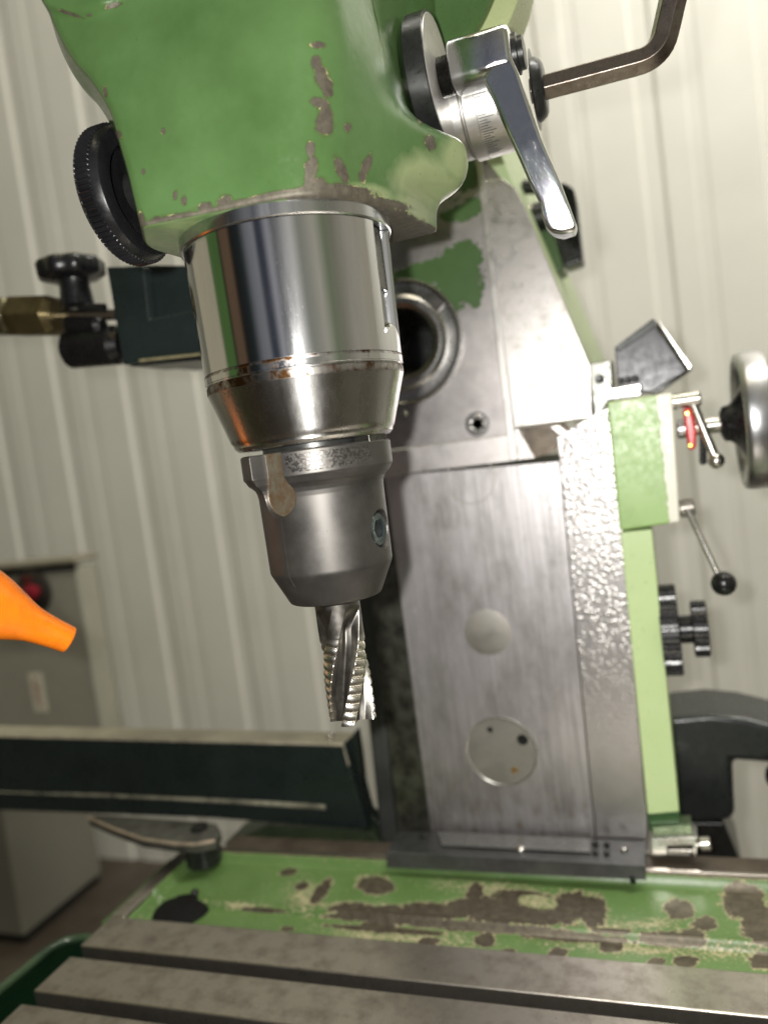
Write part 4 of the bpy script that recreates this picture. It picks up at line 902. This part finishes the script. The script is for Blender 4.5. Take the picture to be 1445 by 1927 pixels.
# motor block, star knob, brass fitting beyond the spindle
mb = thing('motor_block', 'dark green machine block with worn lower edge left of the polished quill', 'machine block', at(290, 686, 'y', 170))
prism_px([(203, 504), (262, 498), (400, 500), (400, 664), (232, 685)], 152, 90).link('block_body', DGREEN, mb, bevel=1.2)
prism_px([(200, 502), (270, 500), (281, 601), (392, 578), (396, 666), (232, 687)], 143, 9).link('raised_face', DGREEN, mb, bevel=1.2)
prism_px([(262, 676), (396, 662), (396, 667), (262, 681)], 141.8, 1).link('worn_lower_edge', simple('worn_khaki', (.24, .21, .12), .5, .1, .5, .1), mb)
prism_px([(240, 687), (396, 667), (396, 676), (250, 690)], 150, 40).link('block_underside', BLACKM, mb)
sk = thing('star_knob', 'black round clamp knob standing on the silver rod left of the motor block', 'knob', at(140, 580, 'y', 150))
c1_, c2_, c3_ = at(134, 510, 'y', 150), at(140, 540, 'y', 150), at(150, 578, 'y', 150)
def lobed(R_): return lambda q: R_*(1+.035*math.cos(9*q))
Mesh().lathe((c1_[0], c1_[1], c1_[2]-5), (0, 0, 1), [(-2, 12), (0, lobed(20)), (1.5, lobed(22)), (9, lobed(22.5)), (11.5, lobed(21)), (12.5, 17)], 108).link('knob_head', BLACK, sk, angle=50)
Mesh().lathe((c3_[0]-1, c3_[1], c3_[2]), (0, 0, 1), [(0, 9.5), (1, 11.5), (14, 10.2), (18, 11), (24, 12)], 48).link('knob_neck', BLACK, sk, angle=50)
rd = thing('clamp_rod', 'silver clamp rod with black swivel joint below the round black knob', 'rod', at(170, 600, 'y', 150))
rod_px((95, 594), (222, 592), 150, 10, ZINC, rd, 'rod'); rod_px((150, 578), (198, 578), 146, 7, BLACKM, rd, 'rod_clip')
rod_px((126, 658), (232, 648), 156, 36, BLACK, rd, 'swivel_joint', ch=5, n=40); rod_px((128, 610), (195, 612), 152, 20, BLACK, rd, 'swivel_neck', ch=3)
rod_px((195, 634), (222, 632), 148, 8, ZINC, rd, 'swivel_pin'); 
bf = thing('brass_fitting', 'tarnished brass hexagonal hose fitting at the left edge', 'hose fitting', at(55, 635, 'y', 150))
BRS = simple('tarnished_brass', (.12, .095, .045), .42, .8, .4, .06, .05, .4)
p0, p1 = at(28, 596, 'y', 148), at(112, 594, 'y', 148)
Mesh().lathe(p0, p1-p0, [(0, 11), (2, hexr(15.2)), (np.linalg.norm(p1-p0)-5, hexr(15.2)), (np.linalg.norm(p1-p0), 10.5)], 72, phase=.2).link('hex_nut', BRS, bf, angle=25)
p2 = at(-60, 597, 'y', 148); Mesh().lathe(p2, p0-p2, [(0, hexr(14.6)), (np.linalg.norm(p0-p2)-3, hexr(14.6)), (np.linalg.norm(p0-p2), 11)], 72, phase=.5).link('hose_nut', simple('dull_bronze', (.10, .09, .05), .4, .8, .4, .06, .05, .4), bf, angle=25)

# orange coolant nozzle
nz = thing('coolant_nozzle', 'orange plastic coolant nozzle pointing at the cutter from the left', 'nozzle', at(0, 1150, 'y', -38))
t0, t1 = at(133, 1205, 'y', 0), at(-120, 1098, 'y', -40); ax_ = (t1-t0); LN = np.linalg.norm(ax_); ax_ /= LN
ORG = Mat('orange_plastic'); ORG.set(col=ORG.mix(ORG.ramp(ORG.noise(.12, 6, .7), [(.45, 0.), (.75, .8)]), (.92, .215, .006), (.62, .13, .008)), rough=ORG.ramp(ORG.noise(.5, 5, .7), [(.3, .2), (.7, .42)])); ORG.b.inputs['Subsurface Weight'].default_value = .12; ORG.b.inputs['Subsurface Radius'].default_value = (.004, .001, .0004); ORG.b.inputs['Subsurface Scale'].default_value = 1.0
ORG.bump(ORG.noise(.3, 4), .05, .4)
r0 = rmm(25.5, t0)
Mesh().lathe(t0, ax_, [(6, r0*.5), (.3, r0*.72), (0, r0*.85), (.5, r0*.97), (1.4, r0), (8, r0*1.06), (15, r0*1.18), (20, r0*1.3), (24, r0*1.5), (30, r0*1.85), (36, r0*2.2), (43, r0*2.5), (54, r0*2.7), (70, r0*2.8)], 96).link('nozzle_body', ORG.m, nz, angle=60)

# grey electric cabinet on the wall side, and a pale machine plinth
ec = thing('electric_cabinet', 'grey switch cabinet with red button and small white sticker in the left background', 'cabinet', (-900, 760, -600))
CABM = simple('grey_cabinet_enamel', (.33, .32, .26), .42, 0, .1, .01, .05, .05)
cy = 700.0; a = at(143, 1068, 'y', cy); b = at(195, 1372, 'y', cy)
Mesh().box(a[0]-420, a[0], cy, cy+48, -470, a[2]).link('cabinet_body', CABM, ec, bevel=4)
Mesh().box(a[0]-425, a[0]+4, cy-6, cy+52, a[2]+8, a[2]+16).link('cabinet_hood', simple('khaki_hood', (.24, .22, .16), .45, 0), ec, bevel=2)
Mesh().box(a[0]-420, a[0]+2, cy-3, cy, a[2]-3, a[2]+10).link('hood_shadow_strip', BLACKM, ec)  # black strip put in for the shadow gap under the hood
s1 = at(66, 1112, 'y', cy); sw_o = Mesh().lathe((s1[0], cy+1, s1[2]), (0, -1, 0), [(0, 36), (6, 36), (8, 32), (8, .1)], 48).link('switch_plate', simple('dark_switch', (.03, .025, .02), .5), ec)
Mesh().lathe((s1[0]+9, cy-6, s1[2]), (0, -1, 0), [(0, 9), (12, 14), (16, 14), (18, 11)], 32).link('red_button', simple('dull_red', (.30, .015, .03), .4), sw_o)
Mesh().box(s1[0]-16, s1[0]+4, cy-9, cy-6, s1[2]+18, s1[2]+26).link('switch_label', simple('dull_red_label', (.16, .02, .02), .5), sw_o)
s2 = at(72, 1303, 'y', cy); 
st_o = Mesh().box(s2[0]-14, s2[0]+16, cy-.8, cy+1, s2[2]-34, s2[2]+34).link('sticker', simple('sticker_paper', (.62, .58, .46), .6, 0, .1, .1, 0), ec, bevel=.3)
M_ = Mesh()
for dx, dz, w, h in ((0, 22, 3, 5), (-3, 14, 7, 2), (2, 8, 6, 5), (0, 0, 8, 2), (1, -7, 5, 4), (-1, -14, 7, 2), (3, -22, 3, 5)): M_.box(s2[0]+dx-w, s2[0]+dx+w*.6, cy-1.2, cy-.85, s2[2]+dz-h*.5, s2[2]+dz+h*.5)
M_.link('sticker_print', simple('sticker_red', (.30, .08, .05), .6, 0, .1, .1, 0), st_o)
pl = thing('machine_plinth', 'large pale grey steel cabinet standing on the brown floor at lower left', 'cabinet', (-1000, 800, -900))
k_ = at(47, 1768, 'z', -885)
Mesh().box(k_[0]-600, k_[0], k_[1], 1060, -880, at(20, 1490, 'y', k_[1])[2]).link('plinth_body', simple('pale_grey_enamel', (.21, .20, .165), .5, 0, .08, .004, .05, .03), pl, bevel=5)
Mesh().box(k_[0]-590, k_[0]-8, k_[1]+8, 1055, -900, -880).link('plinth_kick', BLACKM, pl)
